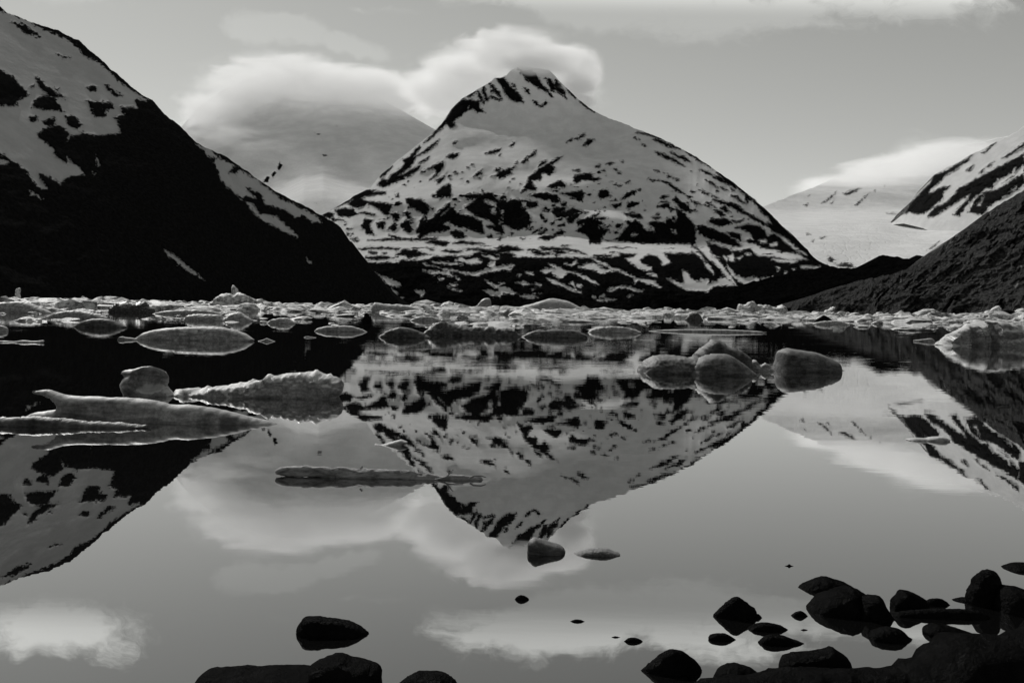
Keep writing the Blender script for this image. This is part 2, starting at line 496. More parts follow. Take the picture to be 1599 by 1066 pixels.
def peak_mask(px, py):
    sl = np.interp(px, snowline[:, 0], snowline[:, 1])
    f = np.clip(py - sl, -8, 8)
    for r in (rockA, rockB, rockC, rockD, rockE, rockF, rockG):
        paint(f, r, px, py, 1, 0.8)
    for s in (snowG, snowH, snowE, snowF, holesC, holesD):
        paint(f, s, px, py, -1, 0.6)
    n = fbm(px / 9 + 40, py / 4.5, 0 * px, 3, 0.6) + 0.35 * fbm(px / 45, py / 30, 0 * px + 7, 2)
    zone = np.clip((py - 255) / 60, 0, 1) * np.clip((374 - py) / 8, 0, 1)
    f = np.maximum(f, np.where(zone > 0, (n - 0.78 + 0.28 * zone) * 14, -8) * (zone > 0) - 8 * (zone <= 0))
    n2 = fbm(px / 26 + 11, py / 3.2, 0 * px + 2, 3, 0.6)
    zb_ = np.clip((py - 380) / 5, 0, 1) * (py < sl)
    f = np.maximum(f, np.where(zb_ > 0, (n2 - 0.54 + 0.16 * np.clip((sl - py) / 12, 0, 1)) * 12 * zb_ - 3 * (1 - zb_), -8))
    return np.clip(f, -8, 8)

prof_y = np.array([480, 472, 440, 404, 396, 378, 372, 330, 290, 225, 165, 150, 100][::-1], float)
prof_d = np.array([2560, 2600, 2690, 2840, 2960, 3330, 3370, 3500, 3700, 4150, 4450, 4500, 4640][::-1], float)
sm_y = np.arange(60, 500, 1.0)
_k = np.exp(-0.5 * (np.arange(-24, 25) / 7.0) ** 2)
_p = np.interp(np.arange(36, 524, 1.0), prof_y, prof_d)
sm_d = np.convolve(_p, _k / _k.sum(), 'valid')
def peak_depth(px, py, v, t, vr, x):
    c = 480 - v                                    # as if in the middle column
    w = np.clip((400 - c) / 40, 0.25, 1) * np.clip((c - 110) / 40, 0, 1)
    c = c + w * (8 * fbm(px / 80, c / 50, 0 * c, 2) + 2.5 * fbm(px / 30 + 9, c / 22, 0 * c, 2))
    d = np.interp(c, sm_y, sm_d)
    dr = np.interp(480 - vr, sm_y, sm_d)
    side = 160 * np.logaddexp(0, (4350 - dr) / 160) * 0.58
    return d + side * np.clip(t, 0, 1) ** 3 - 0.35 * np.hypot(px - 800, 60) * np.clip(t, 0, 1)

snow_mat = terrain_mat('peak_snow_and_rock', 1.9)
o = terrain('snow_peak', peak_ridge, 300, 1.45, peak_depth, peak_mask, snow_mat, jag=2.2, relief=(46, 330, 22, 90), ext=0.45,
 feats=[(930, 254, 50, 9, 110), (600, 305, 70, 11, 110), (760, 242, 80, 16, 90), (850, 280, 60, 10, 80), (945, 330, 48, 9, 90), (995, 337, 40, 8, 70),
        (690, 292, 55, 12, 80), (660, 338, 60, 12, 40), (880, 372, 70, 9, 80), (745, 205, 60, 12, 60)])
meta(o, 'tall snowy mountain with a ribbed rocky summit, rising behind the lake between two darker slopes', None, None, 'structure')

# ---- dark slope with two snowfields ------------------------------
dark_ridge = [(-70, -20), (-30, -2), (0, 9), (9, 18), (20, 24), (45, 34), (90, 47), (122, 63), (144, 81), (171, 106), (194, 126), (216, 144), (239, 158), (257, 178), (279, 196), (306, 221),
 (324, 232), (351, 243), (374, 259), (405, 281), (432, 299), (455, 312), (477, 322), (495, 333), (518, 345), (532, 354), (543, 371), (563, 395), (579, 418), (598, 442), (618, 466), (630, 476)]
snow1 = zb(2.2204, 0, 0, """-60 -5 0 40 40 50 100 75 150 105 200 120 260 155 290 195 340 215 370 240 410 280 450 310 500 340 520 350 470 345 475 375 420 370 430 400 400 405 415 440 415 465 330 470 290 460 250 470 235 490 240 460 210 435 180 435 140 455 130 475 180 510 200 545 240 570 230 545 280 590 290 605 230 615 210 640 170 610 130 600 165 660 130 650 90 590 60 570 20 540 0 535 -150 520 -150 40
680 495 720 515 780 560 830 585 900 630 960 680 1020 710 1100 750 1110 775 1080 770 1050 745 1030 755 980 725 920 710 900 670 850 650 890 690 850 680 840 690 800 660 760 615 740 560
845 695 880 705 900 740 960 750 1040 825 990 805 930 775 890 750
560 856 620 893 707 970 640 932 588 890
330 538 352 570 340 577;100 653 152 692 110 677;0 548 32 570 0 567;1058 893 1082 905 1070 912;320 595 332 600 325 607""")
rock1 = zb(2.2204, 0, 0, """40 75 80 85 130 115 140 130 90 115
-60 225 0 245 40 265 70 295 100 330 60 350 60 370 0 365 -60 350
125 265 160 295 190 320 235 340 180 335 160 325 130 295
110 370 120 350 150 330 190 340 220 385 160 380
225 400 260 405 285 435 260 450 235 430
305 350 340 355 390 355 395 375 360 385 370 400 330 405 320 385 310 370
305 300 330 297 335 315 315 317
365 295 390 305 425 335 400 330 375 315
100 405 125 403 130 420 110 423
150 420 190 405 195 425 170 440
200 190 245 203 220 202
730 543 757 550 740 562; 795 600 810 580 840 580 820 600
745 518 790 543 842 580 780 558
105 300 115 298 112 305;190 305 205 308 200 313""")
def dark_mask(px, py):
    f = np.full(px.shape, 8.0)
    paint(f, snow1, px, py, -1)
    paint(f, rock1, px, py, 1, 0.3)
    return np.clip(f, -8, 8)
dark_mat = terrain_mat('slope_snow_and_rock', 1.0, snow=0.5, rock=(0.008, 0.022))  # snow colour lowered to imitate this slope's deeper shade
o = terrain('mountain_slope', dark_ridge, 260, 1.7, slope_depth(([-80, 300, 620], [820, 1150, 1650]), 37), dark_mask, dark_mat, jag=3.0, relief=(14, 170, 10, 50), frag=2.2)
meta(o, 'near black mountainside with a broad snowfield across its upper part', None, None, 'structure')

# ---- cloud-capped snow dome --------------------------------------
dome_ridge = [(230, 300), (262, 230), (285, 196), (310, 168), (345, 142), (400, 118), (450, 108), (510, 116), (560, 133), (600, 157), (640, 180), (680, 203), (720, 235), (770, 280)]
rock3 = zb(2.2204, 0, 0, """908 632 925 608 938 612 930 636;940 606 952 590 962 598 948 618;958 588 968 560 980 572 972 592;965 552 976 556 970 562
1088 457 1122 465 1100 470;745 417 760 403 757 420;1160 435 1180 436 1170 442;1112 533 1142 540 1125 547;1085 697 1110 702 1098 708""")
def dome_mask(px, py):
    f = np.full(px.shape, -8.0)
    paint(f, rock3, px, py, 1, -0.9)
    return np.clip(f, -8, 8)
apron = np.array([(300, 330), (425, 303), (450, 290), (475, 274), (505, 271), (540, 283), (580, 291), (700, 290)], float)
sd3 = slope_depth(([200, 800], [5400, 5400]), 33)
def dome_depth(px, py, v, t, vr, x):
    a = np.interp(px, apron[:, 0], apron[:, 1])
    d = sd3(px, py, v, t, vr, x)
    a = a + 5 * fbm(px / 70, py / 50, 0 * px, 2)
    return d - 1300 * (np.tanh((py - a - 12) / 11) * .5 + .5) + 700 * np.clip(t, 0, 1) ** 4
dome_mat = terrain_mat('dome_snow_and_rock', 4.0, snow=0.82, edge=0.18)
o = terrain('snow_dome', dome_ridge, 150, 2.0, dome_depth, dome_mask, dome_mat, base=[(200, 372), (800, 372)], relief=(60, 800, 10, 200), ext=0.3,
 feats=[(385, 215, 50, 18, 200)])
meta(o, 'rounded white snow mountain wrapped in cloud behind the black slope', None, None, 'structure')

# ---- glacier basin -----------------------------------------------
gl_ridge = [(1120, 352), (1193, 322), (1220, 311), (1260, 296), (1300, 280), (1340, 266), (1400, 250), (1450, 238), (1500, 228), (1560, 215), (1620, 205), (1700, 200)]
rock4 = zb(3.332, 1180, 180, """243 466 275 457 265 475; 338 461 380 430 421 394 400 427 360 457; 455 405 500 388 552 378 500 412 470 417; 508 472 540 445 592 404 560 442 525 472; 384 456 412 438 395 460; 263 418 287 413 275 423;610 392 626 385 618 397;668 366 676 362 672 370
365 740 390 735 420 755 400 765 430 775 470 765 500 775 520 790 480 795 430 785 390 765;280 655 305 645 300 660;330 635 370 630 340 645;265 612 290 620 270 625
670 505 720 510 760 515 700 515;890 700 930 670 960 655 920 690;920 560 990 545 980 565 940 572;1030 575 1100 560 1160 540 1110 572""")
def gl_mask(px, py):
    f = np.full(px.shape, -8.0)
    paint(f, rock4, px, py, 1, -0.5)
    return np.clip(f, -8, 8)
gy = np.array([425, 412, 395, 370, 355, 345, 333, 328, 300, 240, 200][::-1], float)
gd = np.array([3300, 3420, 3650, 4150, 4700, 5600, 7200, 7500, 8000, 10200, 11500][::-1], float)
gyf = np.arange(180, 460, 1.0)
_k2 = np.exp(-0.5 * (np.arange(-12, 13) / 4.0) ** 2)
gdf = np.convolve(np.interp(np.arange(168, 472, 1.0), gy, gd), _k2 / _k2.sum(), 'valid')
def gl_depth(px, py, v, t, vr, x):
    c = py + 5 * fbm(px / 90, py / 40, 0 * py, 2) * np.clip((py - 300) / 40, 0, 1)
    return np.interp(c, gyf, gdf)
gl_mat = terrain_mat('glacier_ice', 3.2, snow=0.88, crack=2.8, rock=(0.03, 0.09))
o = terrain('glacier', gl_ridge, 150, 2.0, gl_depth, gl_mask, gl_mat, base=[(1100, 440), (1700, 440)], jag=2.0, relief=(40, 420, 10, 100), ext=0.2)
meta(o, 'white glacier basin filling the valley between the snowy peak and the streaked ridge', None, None, 'structure')

# ---- streaked ridge ----------------------------------------------
rr_ridge = [(1385, 349), (1400, 344), (1411, 333), (1417, 327), (1426, 312), (1441, 298), (1453, 283), (1459, 273), (1474, 265), (1495, 253), (1519, 240), (1555, 222), (1576, 212), (1599, 198), (1650, 170), (1740, 120)]
rock5 = zb(3.332, 1180, 180, """770 515 820 440 870 390 910 345 930 310 990 290 1050 255 1130 205 1100 240 1040 280 990 310 950 350 910 385 900 410 960 375 1010 370 980 400 970 440 940 460 880 510 840 515 800 505
895 530 930 480 990 455 1060 380 1130 340 1180 310 1240 280 1300 250 1396 200 1396 260 1350 290 1340 320 1280 350 1260 330 1240 380 1200 380 1150 420 1100 470 1060 520 1030 520 1060 480 1120 410 1060 440 1000 480 930 530
1170 200 1250 145 1240 160 1190 195
1280 225 1396 143 1396 157 1300 222
1100 500 1140 430 1190 400 1260 385 1330 340 1396 300 1396 370 1300 420 1220 470 1180 520
1090 285 1130 265 1110 290;1200 270 1240 240 1220 265;1160 300 1190 275 1180 295;1396 200 1460 150 1500 140 1500 300 1396 290""")
snow5 = zb(3.332, 1180, 180, """1235 365 1270 335 1330 300 1350 270 1345 310 1290 350 1250 385
1095 500 1110 450 1150 415 1130 460 1110 505;1150 470 1185 420 1170 470;1320 395 1355 370 1345 390;1360 390 1396 355 1396 375""")
def rr_mask(px, py):
    f = np.full(px.shape, -8.0)
    paint(f, rock5, px, py, 1, 0.2)
    paint(f, snow5, px, py, -1, 0.2)
    return np.clip(f, -8, 8)
rr_mat = terrain_mat('ridge_snow_and_rock', 2.0, rock=(0.006, 0.03))
RRB = [(1380, 352), (1411, 349), (1440, 356), (1470, 368), (1500, 380), (1530, 389), (1560, 395), (1600, 400), (1740, 408)]
def rr_depth(px, py, v, t, vr, x):
    bx = np.array(RRB, float)
    by = np.interp(px, bx[:, 0], bx[:, 1])
    db = 3300 + 2000 * np.exp(-np.maximum(px - 1380, -40) / 190)
    _, vb = U(px, by)
    k = F * math.tan(math.radians(37))
    return db * (k - vb) / (k - np.minimum(v, 700))
o = terrain('rocky_ridge', rr_ridge, 170, 1.6, rr_depth, rr_mask, rr_mat, base=RRB, jag=2.5, relief=(30, 260, 24, 80))
meta(o, 'snow-streaked rocky ridge above the glacier at the edge of the view', None, None, 'structure')

# ---- low dark hill and scrub slope -------------------------------
def flecks(seed, thr, sx, sy, rot):
    c, s = math.cos(rot), math.sin(rot)
    def fn(px, py):
        a, b = px * c + py * s, -px * s + py * c
        n = fbm(a / sx + seed, b / sy, 0 * a + seed, 4, 0.6)
        return np.clip((thr - n) * 26, -5, 8)
    return fn
hill_ridge = [(1060, 470), (1130, 452), (1190, 436), (1240, 424), (1290, 416), (1336, 419), (1354, 411), (1372, 400), (1384, 398), (1400, 401), (1420, 405), (1430, 399), (1450, 398), (1472, 393), (1520, 385), (1600, 380)]
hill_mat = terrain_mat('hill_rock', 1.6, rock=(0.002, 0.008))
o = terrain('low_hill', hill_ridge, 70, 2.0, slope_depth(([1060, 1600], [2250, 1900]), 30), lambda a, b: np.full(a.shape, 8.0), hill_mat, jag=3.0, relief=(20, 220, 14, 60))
meta(o, 'low black hill in front of the glacier tongue', None, None, 'structure')
scrub_ridge = [(1235, 478), (1270, 463), (1310, 449), (1350, 437), (1400, 428), (1440, 412), (1466, 396), (1470, 387), (1486, 372), (1510, 357), (1534, 339), (1552, 326), (1575, 312), (1599, 296), (1640, 270), (1720, 220)]
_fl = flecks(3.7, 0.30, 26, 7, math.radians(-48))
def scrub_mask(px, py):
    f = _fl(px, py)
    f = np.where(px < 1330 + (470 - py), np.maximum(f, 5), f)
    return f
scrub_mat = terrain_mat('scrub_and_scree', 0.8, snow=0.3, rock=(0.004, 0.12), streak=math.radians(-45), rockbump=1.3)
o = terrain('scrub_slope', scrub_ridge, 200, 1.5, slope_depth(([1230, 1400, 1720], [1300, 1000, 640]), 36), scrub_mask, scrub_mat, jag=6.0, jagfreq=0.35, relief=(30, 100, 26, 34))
meta(o, 'dark brushy hillside with pale streaks of scree running down to the water', None, None, 'structure')

# ------------------------------------------------------------------ lake
def plane(name, x0, x1, y0, y1, z, mat):
    me = bpy.data.meshes.new(name)
    me.from_pydata([(x0, y0, z), (x1, y0, z), (x1, y1, z), (x0, y1, z)], [], [(0, 1, 2, 3)])
    me.materials.append(mat)
    o = bpy.data.objects.new(name, me)
    COL.objects.link(o)
    return o
m, nt = newmat('lake_water')
q = NT(nt)
geo = q.n('ShaderNodeNewGeometry')
pos = geo.outputs['Position']
sep = q.n('ShaderNodeSeparateXYZ', {'Vector': pos})
amp = q.ramp(sep.outputs['Y'], 6, 45, 0.17, 1.1)
patch = q.ramp(q.noise(q.mapping(pos, (0.05, 0.16, 1)), 1.0, 2, 0.5), 0.35, 0.7, 0.25, 1.25)
amp = q.math('MULTIPLY', amp, patch)
w1 = q.noise(q.mapping(pos, (0.55, 1.6, 1)), 1.0, 2, 0.5)
w2 = q.noise(q.mapping(pos, (2.2, 6.5, 1), (0, 0, 0.15)), 1.0, 2, 0.5)
hh = q.math('ADD', q.math('MULTIPLY', w1, 0.0028), q.math('MULTIPLY', w2, 0.0007))
bp = q.n('ShaderNodeBump', {'Height': q.math('MULTIPLY', hh, amp), 'Strength': 1.0, 'Distance': 1.0})
lw = q.n('ShaderNodeLayerWeight', {'Blend': 0.5})
fr = q.math('POWER', lw.outputs['Facing'], 2.4)
fr = q.math('MULTIPLY_ADD', fr, 0.96, 0.02)
gl = q.n('ShaderNodeBsdfGlossy', {'Color': (1, 1, 1, 1), 'Roughness': 0.0, 'Normal': bp.outputs[0]})
df = q.n('ShaderNodeBsdfDiffuse', {'Color': (0.004, 0.004, 0.004, 1)})
mx = q.n('ShaderNodeMixShader', {0: fr, 1: df.outputs[0], 2: gl.outputs[0]})
q.n('ShaderNodeOutputMaterial', {'Surface': mx.outputs[0]})
meta(plane('lake', -9000, 9000, -60, 12000, 0, m), 'still dark lake mirroring the mountains', None, None, 'structure')

# ------------------------------------------------------------------ ice and rock lumps
def ice_mat(name, lo, hi, sc, bump, dark=0.0, sunlit_rim=0.5):
    m, nt = newmat(name)
    q = NT(nt)
    tc = q.n('ShaderNodeTexCoord').outputs['Object']
    inf = q.n('ShaderNodeObjectInfo').outputs['Random']
    n1 = q.noise(tc, sc, 6, 0.65, 0.4)
    base = q.ramp(n1, 0.3, 0.7, lo, hi)
    base = q.math('MULTIPLY', base, q.ramp(inf, 0, 1, 0.75, 1.15, False))
    base = q.math('MULTIPLY', base, q.ramp(q.noise(tc, sc * 7, 4, 0.7), 0.3, 0.7, 0.75, 1.22))
    bd = q.noise(q.mapping(tc, (0.8, 0.8, 5.0), (0.25, 0.3, 0)), sc * 0.8, 5, 0.6, 1.2)
    base = q.math('MULTIPLY', base, q.ramp(bd, 0.32, 0.68, 0.62, 1.3))
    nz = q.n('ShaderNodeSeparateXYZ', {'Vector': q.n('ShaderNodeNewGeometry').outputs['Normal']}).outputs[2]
    fz = q.math('MULTIPLY', q.ramp(q.math('ADD', nz, q.math('MULTIPLY', q.math('SUBTRACT', n1, 0.5), 0.8)), 0.45, 0.85), sunlit_rim)  # up-facing ice painted paler: sun-bright frosted rims put into the colour
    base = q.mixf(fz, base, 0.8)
    if dark:
        dk = q.ramp(q.noise(tc, sc * 0.35, 5, 0.7), 0.52, 0.62, 1.0, 1.0 - dark)
        base = q.math('MULTIPLY', base, dk)
    h = q.math('ADD', q.math('MULTIPLY', q.noise(tc, sc * 1.3, 6, 0.7), bump), q.math('MULTIPLY', q.noise(q.mapping(tc, (1, 1, 3.2)), sc * 3, 4, 0.7), bump * 0.35))
    bp = q.n('ShaderNodeBump', {'Height': h, 'Strength': 1.0, 'Distance': 1.0})
    b0 = q.n('ShaderNodeBsdfDiffuse', {'Color': q.grey(base), 'Normal': bp.outputs[0]})
    g0 = q.n('ShaderNodeBsdfGlossy', {'Color': (1, 1, 1, 1), 'Roughness': 0.4, 'Normal': bp.outputs[0]})
    fr = q.n('ShaderNodeFresnel', {'IOR': 1.2, 'Normal': bp.outputs[0]})
    b = q.n('ShaderNodeMixShader', {0: q.math('MULTIPLY', fr.outputs[0], 0.2), 1: b0.outputs[0], 2: g0.outputs[0]})
    tl = q.n('ShaderNodeBsdfTranslucent', {'Color': q.grey(base), 'Normal': bp.outputs[0]})
    ms = q.n('ShaderNodeMixShader', {0: 0.12, 1: b.outputs[0], 2: tl.outputs[0]})
    q.n('ShaderNodeOutputMaterial', {'Surface': ms.outputs[0]})
    return m
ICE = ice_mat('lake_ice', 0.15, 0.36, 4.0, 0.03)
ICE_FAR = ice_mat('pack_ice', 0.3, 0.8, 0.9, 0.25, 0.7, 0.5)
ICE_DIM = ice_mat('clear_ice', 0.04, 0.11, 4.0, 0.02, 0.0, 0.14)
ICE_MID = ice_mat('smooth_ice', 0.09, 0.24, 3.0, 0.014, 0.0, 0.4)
m, nt = newmat('wet_rock')
q = NT(nt)
tc = q.n('ShaderNodeNewGeometry').outputs['Position']
bs = q.math('ADD', q.ramp(q.noise(tc, 14, 6, 0.7), 0.3, 0.75, 0.001, 0.005), q.ramp(q.noise(tc, 31, 5, 0.7), 0.68, 0.74, 0.0, 0.04))  # sparse pale specks painted in place of small lit glints
bp = q.n('ShaderNodeBump', {'Height': q.math('MULTIPLY', q.noise(tc, 22, 7, 0.7), 0.02), 'Strength': 1.0, 'Distance': 1.0})
b = q.n('ShaderNodeBsdfDiffuse', {'Color': q.grey(bs), 'Normal': bp.outputs[0]})
g_ = q.n('ShaderNodeBsdfGlossy', {'Color': (0.8, 0.8, 0.8, 1), 'Roughness': 0.35, 'Normal': bp.outputs[0]})
mx = q.n('ShaderNodeMixShader', {0: 0.004, 1: b.outputs[0], 2: g_.outputs[0]})
q.n('ShaderNodeOutputMaterial', {'Surface': mx.outputs[0]})
ROCK = m
m, nt = newmat('driftwood_bark')
q = NT(nt)
tc = q.n('ShaderNodeTexCoord').outputs['Object']
bs = q.ramp(q.noise(q.mapping(tc, (3, 12, 12)), 2.0, 6, 0.7, 0.5), 0.3, 0.65, 0.05, 0.26)
bp = q.n('ShaderNodeBump', {'Height': q.math('MULTIPLY', q.noise(q.mapping(tc, (4, 14, 14)), 2.0, 6, 0.7), 0.02), 'Strength': 1.0, 'Distance': 1.0})
b = q.n('ShaderNodeBsdfPrincipled', {'Base Color': q.grey(bs), 'Roughness': 0.75, 'Normal': bp.outputs[0]})
q.n('ShaderNodeOutputMaterial', {'Surface': b.outputs[0]})
WOOD = m

def smooth_outline(pts, n):
    """Catmull-Rom through the points"""
    p = np.array(pts, float)
    out = []
    for i in range(len(p) - 1):
        p0, p1, p2, p3 = p[max(i - 1, 0)], p[i], p[i + 1], p[min(i + 2, len(p) - 1)]
        for k in range(n):
            t = k / n
            out.append(0.5 * (2 * p1 + (p2 - p0) * t + (2 * p0 - 5 * p1 + 4 * p2 - p3) * t * t + (3 * p1 - p0 - 3 * p2 + p3) * t ** 3))
    out.append(p[-1])
    return np.array(out)

def inflate_mesh(name, poly, thick, mat, noise=(0.0, 1.0, 0.0, 0.3), res=26, seed=0.0, power=0.3, lean=0.0, dents=()):
    """closed outline (x,z metres) -> rounded solid with thickness along y"""
    poly = np.array(poly, float)
    w, h = np.ptp(poly[:, 0]), np.ptp(poly[:, 1])
    s = max(min(w, h) / res, max(w, h) / 110)
    # boundary resampled to spacing s
    b = []
    for i in range(len(poly)):
        a, c = poly[i], poly[(i + 1) % len(poly)]
        k = max(1, int(np.hypot(*(c - a)) / s))
        for j in range(k):
            b.append(a + (c - a) * j / k)
    b = np.array(b)
    gx, gz = np.meshgrid(np.arange(poly[:, 0].min(), poly[:, 0].max(), s), np.arange(poly[:, 1].min(), poly[:, 1].max(), s))
    gx = gx + (np.arange(gx.shape[0]) % 2)[:, None] * s * 0.5
    sd = poly_sd(b, gx.ravel(), gz.ravel())
    k = sd > s * 0.55
    ip = np.stack([gx.ravel()[k], gz.ravel()[k]], -1)
    allp = np.concatenate([b, ip])
    nb = len(b)
    r = geometry.delaunay_2d_cdt([Vector(v) for v in allp], [], [list(range(nb))], 1, 1e-7)
    v2 = np.array([tuple(v) for v in r[0]])
    fc = [list(f) for f in r[2]]
    d = np.maximum(poly_sd(b, v2[:, 0], v2[:, 1]), 0)
    d[d < s * 0.2] = 0
    dm = max(d.max(), 1e-6)
    u = np.clip(d / dm, 0, 1)
    th = thick * np.power(np.clip(1 - (1 - u) ** 2, 0, 1), power)
    bmask = d <= 0
    n = len(v2)
    back = np.arange(n)
    extra = np.where(~bmask)[0]
    back[extra] = n + np.arange(len(extra))
    front = np.stack([v2[:, 0], -th + lean * v2[:, 1], v2[:, 1]], -1)
    for (ex, ez, erx, erz, ed) in dents:
        rr = ((v2[:, 0] - ex) / erx) ** 2 + ((v2[:, 1] - ez) / erz) ** 2
        front[:, 1] += ed * np.clip(1 - rr, 0, 1) ** 0.7 * (~bmask)
    bk = np.stack([v2[extra, 0], th[extra] + lean * v2[extra, 1], v2[extra, 1]], -1)
    V = np.concatenate([front, bk])
    faces = []
    for f in fc:
        faces.append(f)
        g = [int(back[i]) for i in f][::-1]
        if set(g) != set(f):
            faces.append(g)
    me = bpy.data.meshes.new(name)
    me.from_pydata([tuple(v) for v in V], [], faces)
    bm = bmesh.new()
    bm.from_mesh(me)
    bmesh.ops.recalc_face_normals(bm, faces=bm.faces)
    bm.to_mesh(me)
    bm.free()
    a1, l1, a2, l2 = noise
    nrm = np.array([tuple(v.normal) for v in me.vertices])
    dsp = a1 * fbm(V[:, 0] / l1 + seed, V[:, 1] / l1, V[:, 2] / l1, 3) + a2 * fbm(V[:, 0] / l2 + seed, V[:, 1] / l2 + 5, V[:, 2] / l2, 4, 0.6)
    V = V + nrm * dsp[:, None]
    me.vertices.foreach_set('co', V.astype(np.float32).ravel())
    me.polygons.foreach_set('use_smooth', np.ones(len(me.polygons), bool))
    me.materials.append(mat)
    me.update()
    return me

def lump(name, pts, wl, mat, label, cat, group=None, thick=None, sub=0.5, noise=0.05, fine=0.02, closed=False, sm=4, res=26, power=0.3, depth=None, lean=0.0, dents=()):
    """outline of the part above the waterline (photo pixels, left to right), waterline height wl"""
    pts = np.array(pts, float)
    cx = pts[:, 0].mean()
    xw, vw = U(cx, wl)
    D = depth or -CAMH * F / vw
    x, v = U(pts[:, 0], pts[:, 1])
    X, Z = x / F * D, CAMH + v / F * D
    c = np.stack([X, Z], -1)
    if closed:
        c = smooth_outline(np.concatenate([c, c[:1]]), sm)[:-1]
    else:
        c = smooth_outline(c, sm)
        H = max(c[:, 1].max(), 0.02)
        w = np.ptp(c[:, 0])
        m_ = c[:, 0].mean()
        bz = -sub * H - 0.02
        c = np.concatenate([c, [[c[-1, 0] - 0.06 * w, bz * 0.8], [m_ + 0.22 * w, bz], [m_ - 0.22 * w, bz], [c[0, 0] + 0.06 * w, bz * 0.8]]])
    H = max(c[:, 1].max(), 0.02)
    w = np.ptp(c[:, 0])
    x0 = c[:, 0].mean()
    c[:, 0] -= x0
    if thick is None:
        thick = min(0.2 * w, 0.9 * H)
    me = inflate_mesh(name, c, thick, mat, (noise * H, 1.3 * H, fine * H, 0.3 * H), res=res, seed=random.random() * 50, power=power, lean=lean, dents=[(float(U(a, b)[0]) / F * D - x0, CAMH + float(U(a, b)[1]) / F * D, rx / F * D, ry / F * D, dd) for (a, b, rx, ry, dd) in dents])
    o = bpy.data.objects.new(name, me)
    o.location = (x0, D, 0)
    COL.objects.link(o)
    return meta(o, label, cat, group)

def zl(scale, ox, oy, txt):
    v = np.array([float(a) for a in txt.replace(',', ' ').split()]).reshape(-1, 2) / scale
    return v + np.array([ox, oy])
Z5 = lambda t: zl(3.675, 0, 430, t)
Z6 = lambda t: zl(3.677, 330, 430, t)
Z7 = lambda t: zl(3.476, 740, 440, t)
Z8 = lambda t: zl(3.561, 1150, 440, t)
FL = 'ice floes drifting on the calm water'
lump('ice_floe', Z5('765 372 800 345 850 320 980 300 1150 294 1300 300 1400 330 1440 352 1460 369'), 531.2, ICE, 'leaf-shaped floe with a pebbly frosted face and pointed tips, alone on black water', 'ice floe', FL, noise=0.03, fine=0.05, thick=0.5)
lump('ice_floe', Z5('676 366 684 354 705 350 720 354 760 358 790 366'), 530.6, ICE, 'tiny knob of ice at the tip of the frosted leaf-shaped floe', 'ice floe', FL)
lump('ice_floe', Z6('268 376 300 368 318 360 340 368 368 378'), 532.8, ICE, 'small diamond-like chip of ice just past the tip of the frosted leaf-shaped floe', 'ice floe', FL)
lump('ice_floe', Z5('425 295 470 265 540 250 600 248 660 262 722 296'), 511, ICE_DIM, 'dark lens-shaped floe with a thin bright rim, behind the frosted leaf-shaped floe', 'ice floe', FL, thick=0.6, noise=0.1)
lump('ice_floe', Z5('-60 320 -20 290 10 288 40 300 46 320'), 517, ICE, 'rounded ice lump cut by the edge of the view beside black water', 'ice floe', FL)
lump('ice_floe', Z5('-60 383 0 374 80 378 130 372 200 376 250 371 250 383'), 534.5, ICE, 'thin flat strip of ice low on black water at the edge of the view', 'ice floe', FL)
lump('ice_block', Z5('712 688 708 650 700 628 714 600 720 575 697 560 720 546 770 539 800 530 860 525 920 538 955 568 961 608 950 632 968 655 1000 690'), 617.0, ICE_MID, 'shell-shaped ice block with a scooped hollow and curled brim', 'ice block', FL, noise=0.06, fine=0.04, thick=0.3, dents=[(238, 592, 25, 20, 0.34), (207, 601, 14, 15, -0.14)])
lump('ice_floe', np.concatenate([Z5('985 690 1010 655 1060 642 1150 640 1230 636 1270 632'), Z6('180 625 230 605 310 600 330 580 400 570 520 565 620 565 700 580 750 605 768 660')]), 618, ICE, 'long rough floe with a hummocked end, touching the shell-shaped block', 'ice floe', FL, noise=0.18, fine=0.2, thick=0.45, res=34)
lump('ice_floe', np.concatenate([Z5('120 826 200 787 275 778 325 770 336 755 322 725 285 700 240 688 205 686 180 668 210 654 280 654 340 674 420 694 560 697 700 700 800 708 940 725 990 740 1120 745 1250 765 1400 800 1470 820'), Z6('330 838 400 866')]), 657, ICE_MID, 'long smooth whale-like floe with an upturned horn at one end', 'ice floe', FL, noise=0.08, fine=0.03, thick=0.2, res=30, sub=0.4)
lump('ice_floe', Z5('-200 822 -40 812 60 815 130 811 250 810 420 824 560 838 700 844 800 854 872 860'), 665.5, ICE_DIM, 'thin glassy plate of ice lying in front of the whale-like floe', 'ice floe', FL, noise=0.1, fine=0.12, thick=0.12)
lump('ice_block', Z7('885 490 905 455 930 430 980 405 1060 399 1150 410 1200 412 1260 440 1300 490'), 581, ICE_DIM, 'dark scalloped ice hump joined to the low side of the peaked ice block', 'ice block', FL, noise=0.08, fine=0.14, thick=0.9)
lump('ice_block', Z7('1120 480 1190 410 1230 365 1270 330 1300 316 1340 330 1370 350 1440 370 1490 410 1512 480'), 579.5, ICE_DIM, 'peaked dark ice block behind the smooth domed one', 'ice block', FL, noise=0.08, fine=0.1, thick=0.6)
lump('ice_block', Z7('1140 497 1200 432 1260 398 1340 388 1400 404 1470 450 1527 497'), 584, ICE_DIM, 'smooth domed ice block in front of the peaked one', 'ice block', FL, noise=0.04, fine=0.04, thick=0.7)
lump('ice_floe', Z7('1500 490 1508 435 1530 425 1550 450 1599 445 1620 470 1640 485'), 579, ICE, 'low pale ice rubble bridging the domed block and the lone boulder-like block', 'ice floe', FL, noise=0.15, fine=0.2)
